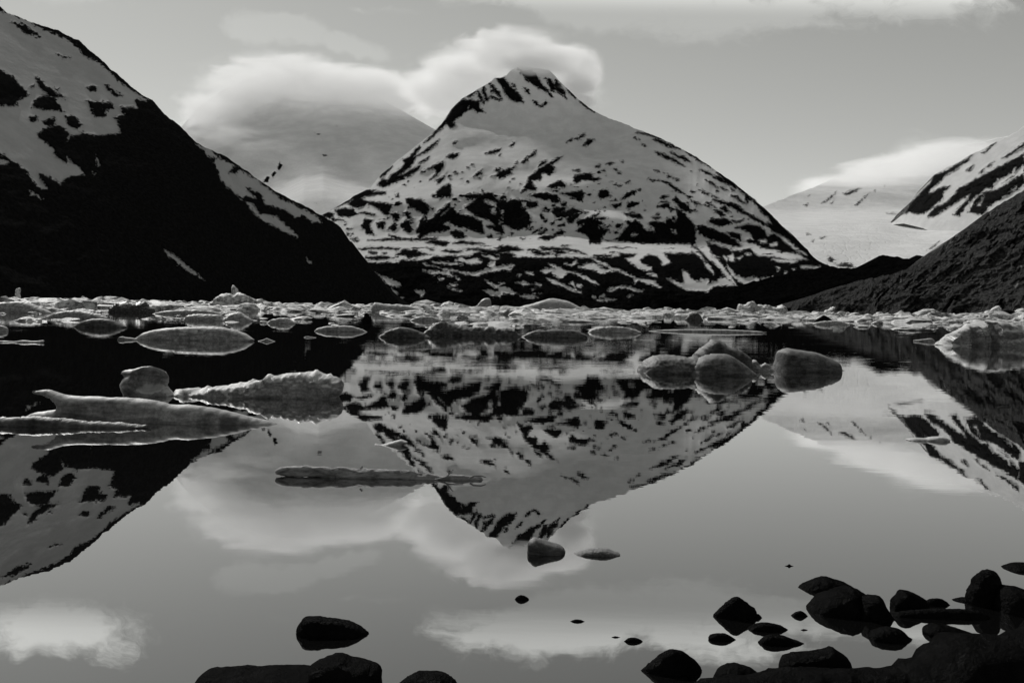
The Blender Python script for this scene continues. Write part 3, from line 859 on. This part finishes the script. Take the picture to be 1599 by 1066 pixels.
lump('ice_block', Z8('207 494 228 440 235 395 255 376 280 369 340 378 420 388 480 408 540 434 560 455 568 494'), 578.5, ICE_DIM, 'boulder-like grey ice block standing alone with a flat sloping top', 'ice block', FL, noise=0.07, fine=0.04, thick=0.75)
lump('ice_floe', Z8('560 494 575 487 602 493'), 578.4, ICE_DIM, 'little spit of ice at the foot of the boulder-like block', 'ice floe', FL)
lump('ice_block', Z8('1112 350 1140 340 1200 282 1250 246 1320 228 1370 214 1450 209 1530 235 1599 242 1680 260 1780 300 1850 350'), 540.3, ICE, 'broad pale iceberg with folded flanks beside the scrub slope, running out of view', 'iceberg', FL, noise=0.3, fine=0.1, thick=1.2, res=40, dents=[(1512, 527, 9, 26, 0.7), (1541, 521, 8, 30, 0.8), (1571, 530, 26, 8, 0.5), (1590, 515, 12, 20, 0.6), (1490, 535, 12, 9, 0.3)])
lump('ice_floe', Z8('985 324 1040 318 1085 314 1110 340'), 533.2, ICE, 'thin pointed slip of ice at the foot of the broad folded iceberg', 'ice floe', FL)
lump('ice_floe', Z8('945 877 990 866 1050 868 1080 862 1140 858 1178 872 1176 884'), 687.5, ICE, 'flat twin-lobed bit of ice over the mirrored glacier', 'ice floe', FL, noise=0.1, fine=0.08, thick=0.1)
lump('ice_floe', zl(4.208, 420, 640, '693 232 700 222 740 226 800 210 860 194 890 200 912 212 880 232'), 694.5, ICE, 'fish-shaped sliver of ice over the mirrored peak', 'ice floe', FL, thick=0.08)
lump('ice_block', zl(3.9975, 760, 820, '255 165 255 120 268 95 300 76 350 88 400 104 450 120 480 142 492 162'), 861.3, ICE_DIM, 'stubby smooth block of grey ice near the mirrored summit', 'ice block', FL, noise=0.08, fine=0.04, thick=0.09)
lump('ice_floe', zl(3.9975, 760, 820, '518 187 560 172 600 160 640 150 710 145 760 150 800 164 832 177'), 864.6, ICE_DIM, 'spindle-shaped grey ice next to the stubby block', 'ice floe', FL, noise=0.1, fine=0.08, thick=0.07)

# ---- traced pieces of the ice belt
BELT = 'ice blocks in the belt of pack ice'
def belt(t, wl, mat, label, cat='ice floe', **k):
    d = dict(noise=0.12, fine=0.1, res=18)
    d.update(k)
    lump('ice_floe' if cat == 'ice floe' else 'ice_block', np.array(t, float), wl, mat, label, cat, BELT, **d)
belt([(-25, 488), (0, 473), (30, 471), (50, 474), (66, 481), (80, 489)], 488.5, ICE, 'smooth grey whaleback of ice at the edge of the ice belt')
belt([(70, 497), (85, 489), (110, 485), (140, 487), (170, 496)], 497, ICE, 'low grey floe in front of the smooth whaleback')
belt([(24, 462), (24, 452), (29, 449), (33, 452), (33, 462)], 463, ICE_FAR, 'single pale cube-like chunk sticking up above the ice belt', 'ice block', depth=420)
belt([(168, 489), (176, 478), (190, 473), (212, 474), (226, 472), (242, 488)], 488, ICE_DIM, 'dark shadowed heap of ice over a black reflection', 'ice block', noise=0.2, fine=0.25)
belt([(236, 491), (260, 485), (320, 484), (352, 491)], 491, ICE, 'narrow grey raft of ice between black leads')
belt([(287, 501), (297, 491), (340, 491), (352, 496), (372, 487), (396, 501)], 501, ICE, 'pale double-humped floe with a kite-like end')
belt([(361, 470), (364, 446), (372, 456), (380, 462), (390, 470)], 471, ICE_FAR, 'sharp ice shard pointing up out of the ice belt', 'ice block', depth=380, noise=0.03)
belt([(328, 474), (338, 464), (350, 460), (362, 462), (380, 458), (396, 463), (412, 474)], 474, ICE_FAR, 'jumbled bright ice heap below the sharp shard', 'ice block', depth=340, noise=0.25, fine=0.25)
belt([(416, 505), (424, 499), (440, 496), (452, 498), (462, 505)], 505, ICE, 'small ragged floe beside the kite-like floe')
belt([(490, 517.5), (500, 511), (530, 508.5), (555, 510), (575, 518)], 517.5, ICE, 'narrow frosted floe alone at the edge of the black reflection', fine=0.06)
belt([(474, 526.8), (480, 525), (494, 526.8)], 527, ICE, 'thin sliver of ice below the narrow frosted floe')
belt([(590, 527), (606, 516), (626, 511.5), (645, 514), (662, 521), (672, 527)], 527, ICE_DIM, 'dark pebble-like floe with a bright edge, over the mirrored foothills')
belt([(660, 524), (676, 508), (690, 503), (706, 506), (722, 509), (745, 511), (790, 513), (812, 524)], 524, ICE_DIM, 'folded dark floe with wavy bands along its flank', noise=0.2, fine=0.2)
belt([(578, 488), (584, 474), (600, 475), (640, 477), (668, 488)], 488, ICE, 'long smooth grey floe in the middle of the belt')
belt([(640, 501), (652, 495), (675, 494), (690, 501)], 501, ICE, 'small round-backed floe near the folded dark floe')
belt([(733, 488), (742, 480), (752, 468), (762, 465.5), (767, 471), (768, 488)], 488, ICE, 'bright thumb of ice standing above the belt', 'ice block', noise=0.05, fine=0.03)
belt([(798, 488), (815, 479), (840, 471), (858, 465.5), (875, 467), (895, 474), (914, 486)], 487.5, ICE, 'broad smooth tent-shaped iceberg in the middle of the belt', 'iceberg', noise=0.06, fine=0.04, thick=6)
belt([(814, 527), (830, 518), (860, 515), (895, 515), (910, 520), (918, 526)], 527, ICE_DIM, 'dark flat-topped floe with a notched reflection')
belt([(917, 519.5), (930, 512), (955, 509.5), (980, 511), (1002, 519)], 519.5, ICE, 'lens-shaped floe with chevron bands in its reflection')
belt([(1000, 518.5), (1040, 514.5), (1120, 514), (1170, 516), (1198, 518.5)], 518.5, ICE, 'very long low ice raft trailing from the lens-shaped floe', noise=0.05, fine=0.1)
belt([(1070, 500), (1078, 490), (1090, 489), (1099, 500)], 500, ICE_DIM, 'small dark hump of ice at the near side of the belt')
belt([(1150, 491), (1153, 475), (1160, 477), (1174, 470), (1182, 476), (1196, 475), (1212, 480), (1222, 475), (1234, 489)], 489.5, ICE_FAR, 'bright jagged wall of ice with small turrets', 'ice block', noise=0.15, fine=0.2, res=26)
belt([(1280, 492), (1290, 484), (1303, 476), (1306, 469), (1316, 469), (1328, 477), (1332, 491)], 491, ICE_FAR, 'bright knobbly ice pile with a lumpy top', 'ice block', noise=0.2, fine=0.2, res=24)
belt([(1330, 491), (1345, 484), (1372, 475.5), (1388, 478), (1396, 491)], 491, ICE_FAR, 'bright slanted ice slab next to the knobbly pile', 'ice block')
belt([(1264, 507), (1280, 502), (1310, 501), (1328, 507)], 507, ICE, 'flat grey floe at the near side of the belt below the knobbly pile')
belt([(1415, 494), (1440, 484), (1456, 482), (1468, 488), (1485, 495)], 495, ICE_FAR, 'low bright ice mound at the foot of the scrub slope')
belt([(1523, 496), (1540, 486), (1556, 478), (1562, 480), (1566, 496)], 497, ICE_FAR, 'bright wedge of ice beside a dark boulder at the foot of the scrub slope', 'ice block')
belt([(1578, 497), (1590, 483), (1606, 483), (1640, 498)], 498, ICE_FAR, 'bright ice hump cut by the edge of the view', 'ice block')
RK = 'dark rocks in the ice belt'
def brk(t, wl, label):
    lump('rock', np.array(t, float), wl, ROCK, label, 'rock', RK, noise=0.15, fine=0.1, res=16)
brk([(1271, 502), (1282, 494), (1290, 492.5), (1301, 502)], 502, 'small black rock among pale ice below the knobbly pile')
brk([(1304, 489), (1310, 481), (1320, 482), (1326, 490)], 490.5, 'black stone tucked into the foot of the knobbly ice pile')
brk([(1362, 494), (1375, 488), (1388, 488), (1400, 495)], 495, 'low black rock in front of the slanted ice slab')
brk([(1548, 497), (1560, 488), (1572, 485), (1590, 488), (1620, 498)], 498.5, 'black boulder between two bright ice humps at the edge of the view')
brk([(566, 502), (569, 489), (576, 490), (580, 502)], 503, 'upright black stone at the near side of the ice belt')

# ---- loose pieces of the belt, each its own object
def chunk_mesh(name, seed, mat, flat):
    bm = bmesh.new()
    bmesh.ops.create_icosphere(bm, subdivisions=3, radius=1.0)
    r = random.Random(seed)
    cuts = [(Vector((r.uniform(-1, 1), r.uniform(-1, 1), r.uniform(-.3, 1))).normalized(), r.uniform(.3, .75)) for _ in range(12)]
    V = np.array([tuple(v.co) for v in bm.verts])
    for n, d in cuts:
        n = np.array(n)
        s = V @ n - d
        V = V - np.outer(np.maximum(s, 0), n)
    nrm = V / np.linalg.norm(V, axis=1)[:, None]
    V = V + nrm * (0.10 * fbm(V[:, 0] * 1.3 + seed, V[:, 1] * 1.3, V[:, 2] * 1.3, 3) + 0.22 * fbm(V[:, 0] * 3 + seed, V[:, 1] * 4, V[:, 2] * 4, 3, .6, True))[:, None]
    V[:, 2] *= flat
    me = bpy.data.meshes.new(name)
    bm.to_mesh(me)
    bm.free()
    me.vertices.foreach_set('co', V.astype(np.float32).ravel())
    me.materials.append(mat)
    me.update()
    return me
kinds = [chunk_mesh('ice_chunk', 3.1 * i + 1, ICE_FAR if i % 3 else ICE, 0.55 + 0.1 * (i % 4)) for i in range(9)]
n_made = 0
for i in range(210):
    px = random.uniform(-15, 1615)
    below = 9 + 26 * random.random() ** 1.7
    if px > 950: below = 8 + 17 * random.random() ** 1.7
    hz = 480 + 0.0173 * (px - 800)
    x, v = U(px, hz + below)
    D = -CAMH * F / v
    w = (6 + 24 * random.random() ** 2.2) / F * D * (0.6 + below / 40)
    hgt = w * random.uniform(0.16, 0.42) if random.random() < .75 else w * random.uniform(.5, .8)
    hgt = min(hgt, 9 / F * D)
    o = bpy.data.objects.new('ice_chunk', kinds[i % 9])
    o.location = (float(x) / F * D, D, hgt * 0.1)
    o.scale = (w, w * random.uniform(.6, 1.1), hgt)
    o.rotation_euler = (random.uniform(-.12, .12), random.uniform(-.12, .12), random.uniform(0, 6.28))
    COL.objects.link(o)
    meta(o, 'loose rough chunk of broken ice among the pack ice along the far water', 'ice chunk', 'loose chunks of the ice belt')

# ---- brash ice: the uncountable rubble of the far belt, one object
bm = bmesh.new()
tmpl = bmesh.new()
bmesh.ops.create_icosphere(tmpl, subdivisions=2, radius=1.0)
TV = np.array([tuple(v.co) for v in tmpl.verts])
TF = [[v.index for v in f.verts] for f in tmpl.faces]
tmpl.free()
vs, fs = [], []
for i in range(2600):
    D = 190 + 330 * random.random() ** 0.8
    X = random.uniform(-0.56, 0.56) * D
    clump = fbm(np.array([X / 24.]), np.array([D / 40.]), np.array([0.]), 3)[0]
    if clump < -0.2 and random.random() < .65: continue
    w = random.uniform(.5, 2.6) * (1.5 if clump > .2 else 1)
    hgt = w * random.uniform(.2, .75) * (1.25 if D > 330 else .8)
    V = TV * (1 + 0.6 * fbm(TV[:, 0] * 2.1 + i, TV[:, 1] * 2.1, TV[:, 2] * 2.1, 3, 0.65)[:, None])
    a = random.uniform(0, 6.28)
    xx, yy = V[:, 0] * w * random.uniform(.8, 2.2), V[:, 1] * w
    V = np.stack([X + xx * math.cos(a) - yy * math.sin(a), D + xx * math.sin(a) + yy * math.cos(a), V[:, 2] * hgt], -1)
    k = sum(len(q_) for q_ in vs)
    vs.append(V)
    fs += [[j + i0 for j in f] for f in TF for i0 in (k,)]
bm.free()
me = bpy.data.meshes.new('brash_ice')
me.from_pydata([tuple(p) for p in np.concatenate(vs)], [], fs)
me.materials.append(ICE_FAR)
o = bpy.data.objects.new('brash_ice', me)
COL.objects.link(o)
meta(o, 'bright rubble of broken ice stretching along the far shore', 'brash ice', None, 'stuff')

# ------------------------------------------------------------------ shore rocks
Z2 = lambda t: zl(3.331, 280, 900, t)
Z4 = lambda t: zl(3.9975, 760, 820, t)
Z9 = lambda t: zl(4.4417, 980, 860, t)
ZA = lambda t: zl(4.219, 1220, 860, t)
SR = 'black shore rocks in the shallow water'
def rk(pts, wl, label, **k):
    d = dict(noise=0.10, fine=0.05, res=22, sub=0.7, sm=2, power=0.45)
    d.update(k)
    d['thick'] = d.get('thick', 1.0) * 0.5 if 'thick' in d else None
    H = None
    lump('shore_rock', pts, wl, ROCK, label, 'rock', SR, **d)
rk(Z2('608 285 612 262 635 230 660 208 735 211 850 222 910 238 960 268 988 296'), 988, 'lone angular black rock with flat top and blunt point, above the long shore rock')
rk(Z2('60 640 85 545 110 510 160 490 250 490 320 483 370 490 400 492 480 480 560 482 660 487 720 520 760 640'), 1085, 'long low black rock with a wavy top at the bottom of the view', thick=0.35)
rk(Z2('640 620 660 500 690 455 750 430 800 410 840 405 890 418 960 430 1030 465 1052 500 1060 620'), 1082, 'domed black rock against the end of the long low rock', thick=0.28)
rk(Z2('1100 620 1130 560 1200 520 1240 500 1340 492 1400 510 1450 560 1480 620'), 1080, 'low black rock barely entering the bottom of the view, past the domed one', thick=0.2)
rk(Z4('170 472 185 445 215 432 250 444 267 458'), 935.5, 'tiny black stone alone on the mirrored cloud')
rk(Z4('518 599 550 586 590 589 612 600'), 969.8, 'thin flat stone just breaking the surface')
rk(Z4('773 699 800 689 833 699'), 994.5, 'smallest black pebble, next to a larger pointed stone')
rk(Z4('853 727 880 704 920 697 960 711 978 727'), 1001, 'small pointed stone next to the smallest pebble')
rk(Z9('90 832 150 780 220 720 290 680 340 682 420 720 490 770 518 828'), 1047, 'rounded pyramid-like black rock with a pale chip on its edge')
rk(Z9('596 440 660 378 720 330 760 319 820 348 885 395 905 455'), 961.5, 'upright diamond-like black rock standing in mirrored cloud', thick=0.09)
rk(Z9('880 470 888 435 910 435 928 455 935 470'), 964, 'little nub of stone at the side of the diamond-like rock')
rk(Z9('558 600 570 582 600 571 680 571 730 598 780 630'), 997.5, 'flattened stone with a pale streak, below the diamond-like rock', thick=0.06)
rk(Z9('825 548 880 505 980 497 1060 514 1125 552'), 982, 'oval flat stone touching the diamond-like rock', thick=0.08)
rk(Z9('900 640 950 590 1010 579 1080 587 1180 618 1258 655'), 1003.5, 'long tapering stone below the oval flat one', thick=0.08)
rk(Z9('1122 455 1160 425 1200 414 1230 430 1255 456'), 961, 'small round stone just off the big stepped rocks')
rk(Z9('1193 548 1220 540 1253 549'), 983.2, 'thin chip of stone awash below the small round stone')
rk(ZA('100 246 180 205 280 171 340 184 400 199 460 232 500 262'), 918, 'flat-topped slab with a long pointed prow, highest of the stepped rocks', thick=0.2)
rk(ZA('150 400 200 332 260 290 350 258 450 233 540 278 565 300 600 345 640 400'), 952, 'largest middle boulder of the stepped rocks', thick=0.3)
rk(ZA('500 430 540 310 620 287 670 320 700 380 725 425 762 455'), 963, 'steep end boulder of the stepped rocks with a low toe', thick=0.2)
rk(ZA('575 585 600 525 700 501 780 514 830 555 882 598'), 996.5, 'separate angular rock below the stepped rocks', thick=0.13)
rk(ZA('722 380 730 325 760 285 790 254 830 257 900 288 960 320 985 380'), 950, 'humped black rock with a steep face, between the stepped rocks and the round boulder', thick=0.16)
rk(ZA('945 352 965 322 1000 309 1060 314 1115 351'), 943.3, 'small lens-like stone against the humped rock', thick=0.06)
rk(ZA('715 445 760 400 1000 377 1150 381 1300 389 1380 440 1420 480'), 962, 'long flat black ledge just above the water', thick=0.1, sub=1.5)
rk(ZA('1225 330 1232 258 1260 220 1266 190 1300 150 1370 129 1420 144 1440 190 1455 240 1470 330'), 941, 'round black boulder standing taller than all around it', thick=0.17)
rk(ZA('1128 322 1200 306 1260 315 1310 328'), 937, 'thin shelf of rock at the foot of the round boulder', thick=0.1)
rk(ZA('1400 390 1440 252 1540 239 1599 252 1700 300 1760 400'), 950, 'massive black boulder behind the round one, cut by the edge of the view', thick=0.3)
rk(ZA('1462 112 1530 87 1599 81 1680 90 1740 118'), 887.5, 'low dark rock at the very edge of the view beyond the massive boulder', thick=0.2)
rk(ZA('940 535 955 503 1010 479 1100 490 1200 520 1300 560'), 989, 'low dark stone under the flat ledge', thick=0.15)
rk(Z9('1040 930 1046 815 1052 760 1100 710 1200 690 1300 680 1390 658 1430 654 1470 690 1520 740 1560 825 1580 930'), 1068, 'big block-shaped rock with a raised shoulder at the water edge', thick=0.2)
rk(Z9('590 900 610 858 640 820 700 790 750 782 810 794 880 820 940 870 960 900'), 1062, 'smooth low dome of rock beside the block-shaped one', thick=0.16)
rk(np.array([(1060, 1100), (1093, 1062), (1130, 1060), (1190, 1052), (1215, 1045), (1270, 1043), (1330, 1046), (1390, 1040), (1425, 1033), (1460, 1040), (1500, 1100)], float), 1100, 'long dark shore rock along the bottom of the view', thick=0.25)
rk(np.array([(1380, 1100), (1405, 1040), (1424, 1034), (1445, 1019), (1470, 998), (1510, 994), (1560, 992), (1590, 985), (1640, 962), (1720, 950), (1780, 1100)], float), 1105, 'largest dark shore boulder in the bottom corner of the view', thick=0.5)

# ------------------------------------------------------------------ driftwood log with twigs
def tube_mesh(name, path, rad, mat, seg=20, nz=(0, 1), seed=0.):
    path = [Vector(p) for p in path]
    rings = []
    for i, p in enumerate(path):
        t = (path[min(i + 1, len(path) - 1)] - path[max(i - 1, 0)]).normalized()
        a = t.cross(Vector((0, 0, 1)))
        a = a.normalized() if a.length > .01 else Vector((1, 0, 0))
        b = a.cross(t)
        rings.append([p + (a * math.cos(2 * math.pi * k / seg) + b * math.sin(2 * math.pi * k / seg)) * rad[i] for k in range(seg)])
    V = np.array([tuple(v) for r in rings for v in r])
    C_ = np.repeat(np.array([tuple(p) for p in path]), seg, 0)
    d = V - C_
    R_ = np.linalg.norm(d, axis=1)[:, None] + 1e-9
    V = V + d / R_ * (nz[0] * fbm(V[:, 0] / nz[1] + seed, V[:, 1] / nz[1] * 2.5, V[:, 2] / nz[1] * 2.5, 4, .6))[:, None]
    F_ = []
    for i in range(len(path) - 1):
        for k in range(seg):
            F_.append([i * seg + k, i * seg + (k + 1) % seg, (i + 1) * seg + (k + 1) % seg, (i + 1) * seg + k])
    F_.append(list(range(seg))[::-1])
    F_.append([(len(path) - 1) * seg + k for k in range(seg)])
    me = bpy.data.meshes.new(name)
    me.from_pydata([tuple(v) for v in V], [], F_)
    me.polygons.foreach_set('use_smooth', np.ones(len(me.polygons), bool))
    me.materials.append(mat)
    return me
def at(px, py, D):
    x, v = U(px, py)
    return Vector((float(x) / F * D, D, CAMH + float(v) / F * D))
top = zl(4.208, 420, 640, '45 405 70 380 120 370 250 370 360 365 430 375 600 380 700 390 850 400 980 415 1150 430 1300 435 1400 438 1412 452')
bot = zl(4.208, 420, 640, '45 418 70 428 120 436 250 440 360 446 430 452 600 466 700 472 850 468 980 484 1150 484 1300 488 1400 486 1412 470')
LD = 9.5
root = bpy.data.objects.new('driftwood_log', None)
p0 = at(594, 745, LD)
root.location = (p0.x, LD, 0)
COL.objects.link(root)
meta(root, 'ragged pale driftwood log with bare twigs at one end, floating level on still water', 'driftwood log')
path, rad = [], []
for s in np.linspace(0, 1, 90):
    xs_ = 430.7 + s * (755.5 - 430.7)
    ty = np.interp(xs_, top[:, 0], top[:, 1])
    by = np.interp(xs_, bot[:, 0], bot[:, 1])
    a, b = at(xs_, ty, LD), at(xs_, by, LD)
    r = max((a.z - b.z) * 0.5, 0.008)
    c = (a + b) * 0.5
    path.append(c - root.location)
    rad.append(r * 1.0)
dz = np.mean([p.z for p in path])
o = bpy.data.objects.new('trunk', tube_mesh('trunk', path, rad, WOOD, 24, (0.034, 0.12), 3.))
COL.objects.link(o)
o.parent = root
tw = [[(1090, 458), (1130, 448), (1165, 440), (1185, 420), (1200, 400), (1212, 390)], [(1120, 452), (1180, 436), (1230, 434), (1278, 436)],
      [(1320, 446), (1345, 432), (1395, 431), (1426, 442)], [(600, 385), (608, 376), (612, 368), (615, 380)], [(1185, 420), (1178, 408), (1176, 398)]]
for t_ in tw:
    pp = [at(420 + a / 4.208, 640 + b / 4.208, LD - 0.06) - root.location for a, b in t_]
    q_ = []
    for i in range(len(pp) - 1):
        for k in range(4):
            q_.append(pp[i].lerp(pp[i + 1], k / 4))
    q_.append(pp[-1])
    o = bpy.data.objects.new('twig', tube_mesh('twig', q_, [0.009 * (1 - .6 * i / len(q_)) for i in range(len(q_))], WOOD, 8, (0.001, .02)))
    COL.objects.link(o)
    o.parent = root
# twig tip awash
o = lump('floating_twig', Z9('1086 104 1105 98 1112 96 1116 90 1127 90 1131 97 1152 104'), 883.4, ROCK, None, None, thick=0.006, sm=1)
meta(o, 'tiny dark twig end poking out of the open water above the stepped rocks', 'twig')

# ------------------------------------------------------------------ clouds wrapped round the summits
def cloud(name, ells, dens, nsc, label, detail=5.0, lo=0.26, hi=0.6, aniso=0.15):
    C_, R_ = [], []
    for (px, py, D, rx, ry, rd, s) in ells:
        x, v = U(px, py)
        C_.append((float(x) / F * D, D, CAMH + float(v) / F * D))
        R_.append((rx / F * D, rd, ry / F * D))
    C_, R_ = np.array(C_), np.array(R_)
    lo3, hi3 = (C_ - R_ * 1.4).min(0), (C_ + R_ * 1.4).max(0)
    lo3[2] = max(lo3[2], 20.0)
    ctr, hf = (lo3 + hi3) / 2, (hi3 - lo3) / 2
    bm = bmesh.new()
    bmesh.ops.create_cube(bm, size=2.0)
    for v in bm.verts:
        v.co = Vector((v.co.x * hf[0], v.co.y * hf[1], v.co.z * hf[2]))
    me = bpy.data.meshes.new(name)
    bm.to_mesh(me)
    bm.free()
    m, nt = newmat(name)
    q = NT(nt)
    tc = q.n('ShaderNodeTexCoord').outputs['Object']
    tot = None
    for c, r, e in zip(C_, R_, ells):
        mp = q.n('ShaderNodeMapping', {'Location': tuple(c - ctr), 'Scale': tuple(r)}, vector_type='TEXTURE')
        nt.links.new(tc, mp.inputs['Vector'])
        ln = q.n('ShaderNodeVectorMath', {0: mp.outputs[0]}, operation='LENGTH').outputs['Value']
        k = q.ramp(ln, 0.0, 1.05, e[6], 0.0, True)
        tot = k if tot is None else q.math('ADD', tot, k)
    tot = q.math('MINIMUM', tot, 1.0)
    nz = q.noise(q.mapping(tc, (0.6, 1, 1.7)), nsc, detail, 0.62, 0.8)
    dd = q.math('ADD', tot, q.math('MULTIPLY', q.math('SUBTRACT', nz, 0.5), 1.8))
    dd = q.math('MULTIPLY', q.ramp(dd, lo, hi), q.ramp(tot, 0.0, 0.3))
    dd = q.math('MULTIPLY', dd, dens)
    pv = q.n('ShaderNodeVolumePrincipled', {'Color': (0.995, 0.995, 0.995, 1), 'Density': dd, 'Anisotropy': aniso})
    q.n('ShaderNodeOutputMaterial', {'Volume': pv.outputs[0]})
    me.materials.append(m)
    o = bpy.data.objects.new(name, me)
    o.location = tuple(ctr)
    COL.objects.link(o)
    return meta(o, label, 'cloud', 'clouds on the summits')
cloud('cap_cloud', [(795, 92, 4780, 175, 42, 600, 0.9), (885, 126, 4950, 80, 66, 480, 0.7), (690, 146, 5350, 105, 66, 600, 0.7), (750, 120, 5300, 130, 52, 600, 0.5), (838, 96, 4340, 115, 27, 280, 1.0), (905, 150, 4600, 50, 55, 300, 0.6)], 0.009, 1 / 180., 'smooth white cap of cloud hooked over the ribbed rocky summit')
cloud('dome_cloud', [(470, 140, 8300, 215, 60, 1100, 1.0), (345, 185, 7900, 95, 70, 800, 0.9), (600, 150, 8300, 110, 52, 900, 0.85), (350, 222, 7300, 120, 42, 600, 0.5), (480, 190, 7500, 210, 48, 500, 0.32)], 0.004, 1 / 330., 'broad soft cloud wrapped over the rounded snow mountain')
cloud('ridge_cloud', [(1300, 292, 8700, 120, 22, 700, 0.8), (1400, 262, 8700, 130, 30, 800, 1.0), (1490, 238, 8700, 120, 30, 800, 1.0), (1370, 282, 8200, 170, 38, 600, 0.5)], 0.0024, 1 / 300., 'long low cloud lying along the snow ridge above the glacier')
SC.cycles.volume_bounces = 6
SC.cycles.max_bounces = 10
SC.cycles.volume_step_rate = 0.7

# ------------------------------------------------------------------ light
SUN_EL, SUN_AZ = 38.0, -30.0       # azimuth from straight ahead, negative = towards the dark slope
el, az = math.radians(SUN_EL), math.radians(SUN_AZ)
sdir = Vector((math.sin(az) * math.cos(el), math.cos(az) * math.cos(el), math.sin(el)))
sl = bpy.data.lights.new('sun', 'SUN')
sl.energy = 3.9
sl.angle = math.radians(0.5)
sl.color = (1.0, 0.99, 0.965)
so = bpy.data.objects.new('sun', sl)
so.rotation_euler = (-sdir).to_track_quat('-Z', 'Y').to_euler()
COL.objects.link(so)

w = bpy.data.worlds.new('World')
SC.world = w
w.use_nodes = True
nt = w.node_tree
nt.nodes.clear()
q = NT(nt)
sky = q.n('ShaderNodeTexSky', sky_type='NISHITA', sun_disc=False, sun_elevation=el, sun_rotation=az, air_density=1.0, dust_density=0.15, ozone_density=1.0)
sc_ = q.n('ShaderNodeSeparateColor', {'Color': sky.outputs[0]})
SKYK = 1.6
red = q.math('MULTIPLY', q.math('POWER', sc_.outputs[0], 0.75), SKYK)       # black-and-white film behind a red filter: the red part of the sky only
d = q.n('ShaderNodeTexCoord').outputs['Generated']
sp = q.n('ShaderNodeSeparateXYZ', {'Vector': d})
yy = q.math('MAXIMUM', sp.outputs[1], 0.08)
uu = q.math('DIVIDE', sp.outputs[0], yy)
vv = q.math('DIVIDE', sp.outputs[2], yy)
uv = q.n('ShaderNodeCombineXYZ', {'X': uu, 'Y': vv, 'Z': 0.0}).outputs[0]
wn = q.n('ShaderNodeTexNoise', {'Scale': 9.0, 'Detail': 4.0, 'Roughness': 0.6})
nt.links.new(uv, wn.inputs['Vector'])
warp = q.n('ShaderNodeVectorMath', {0: wn.outputs['Color'], 1: (0.5, 0.5, 0.5)}, operation='SUBTRACT').outputs[0]
warp = q.n('ShaderNodeVectorMath', {0: warp, 1: (0.14, 0.05, 0)}, operation='MULTIPLY').outputs[0]
uw = q.n('ShaderNodeVectorMath', {0: uv, 1: warp}, operation='ADD').outputs[0]
CL = [(430, 40, 110, 30, 8, 1.6), (545, 66, 100, 20, 6, 1.5), (585, 15, 34, 9, 0, .7), (860, 8, 190, 34, 2, .95), (1150, 22, 260, 44, 0, 1.1), (1080, -25, 260, 45, -4, 1.0), (1400, 5, 230, 44, -3, 1.0),
      (470, 140, 210, 62, 4, 1.), (350, 190, 110, 60, -30, .9), (590, 140, 110, 45, 8, .9), (775, 118, 160, 62, -4, 1.1), (880, 130, 75, 58, 40, .9), (690, 165, 90, 60, 0, .9),
      (1400, 262, 190, 36, -16, 1.0), (1490, 240, 120, 30, -20, .8), (100, -50, 150, 56, 10, 1.1), (930, -8, 270, 62, 5, 1.6), (640, 12, 40, 10, 0, .4), (1420, 215, 35, 8, 0, .3), (190, -70, 60, 50, 0, .6)]
tot = None
for (cx, cy, rx, ry, rot, s) in CL:
    ux, uy = U(cx, cy)
    mp = q.n('ShaderNodeMapping', {'Location': (float(ux) / F, float(uy) / F, 0), 'Rotation': (0, 0, -math.radians(rot) - ROLL), 'Scale': (rx / F, ry / F, 1)}, vector_type='TEXTURE')
    nt.links.new(uw, mp.inputs['Vector'])
    ln = q.n('ShaderNodeVectorMath', {0: mp.outputs[0]}, operation='LENGTH').outputs['Value']
    e = q.ramp(ln, 0.0, 1.35, s, 0.0)
    tot = e if tot is None else q.math('SMOOTH_MAX', tot, e, 0.12)
det = q.noise(q.mapping(uw, (1.0, 1.7, 1)), 12.0, 8, 0.68, 0.3)
cm = q.math('ADD', tot, q.math('MULTIPLY', q.math('SUBTRACT', det, 0.5), 2.1))
cm = q.math('MULTIPLY', q.ramp(cm, 0.2, 0.95), q.ramp(tot, 0.02, 0.25))
front = q.ramp(sp.outputs[1], 0.1, 0.25)
cm = q.math('MULTIPLY', cm, front)
CLOUDV = 4.7
val = q.mixf(cm, red, q.math('MULTIPLY', q.math('MAXIMUM', q.math('MULTIPLY', red, 1.15), CLOUDV), q.ramp(vv, 0.285, 0.335, 1.0, 2.3)))
colr = q.n('ShaderNodeCombineColor', {'Red': val, 'Green': q.math('MULTIPLY', val, 1.01), 'Blue': q.math('MULTIPLY', val, 0.97)})
bg = q.n('ShaderNodeBackground', {'Color': colr.outputs[0], 'Strength': 0.1})
q.n('ShaderNodeOutputWorld', {'Surface': bg.outputs[0]})
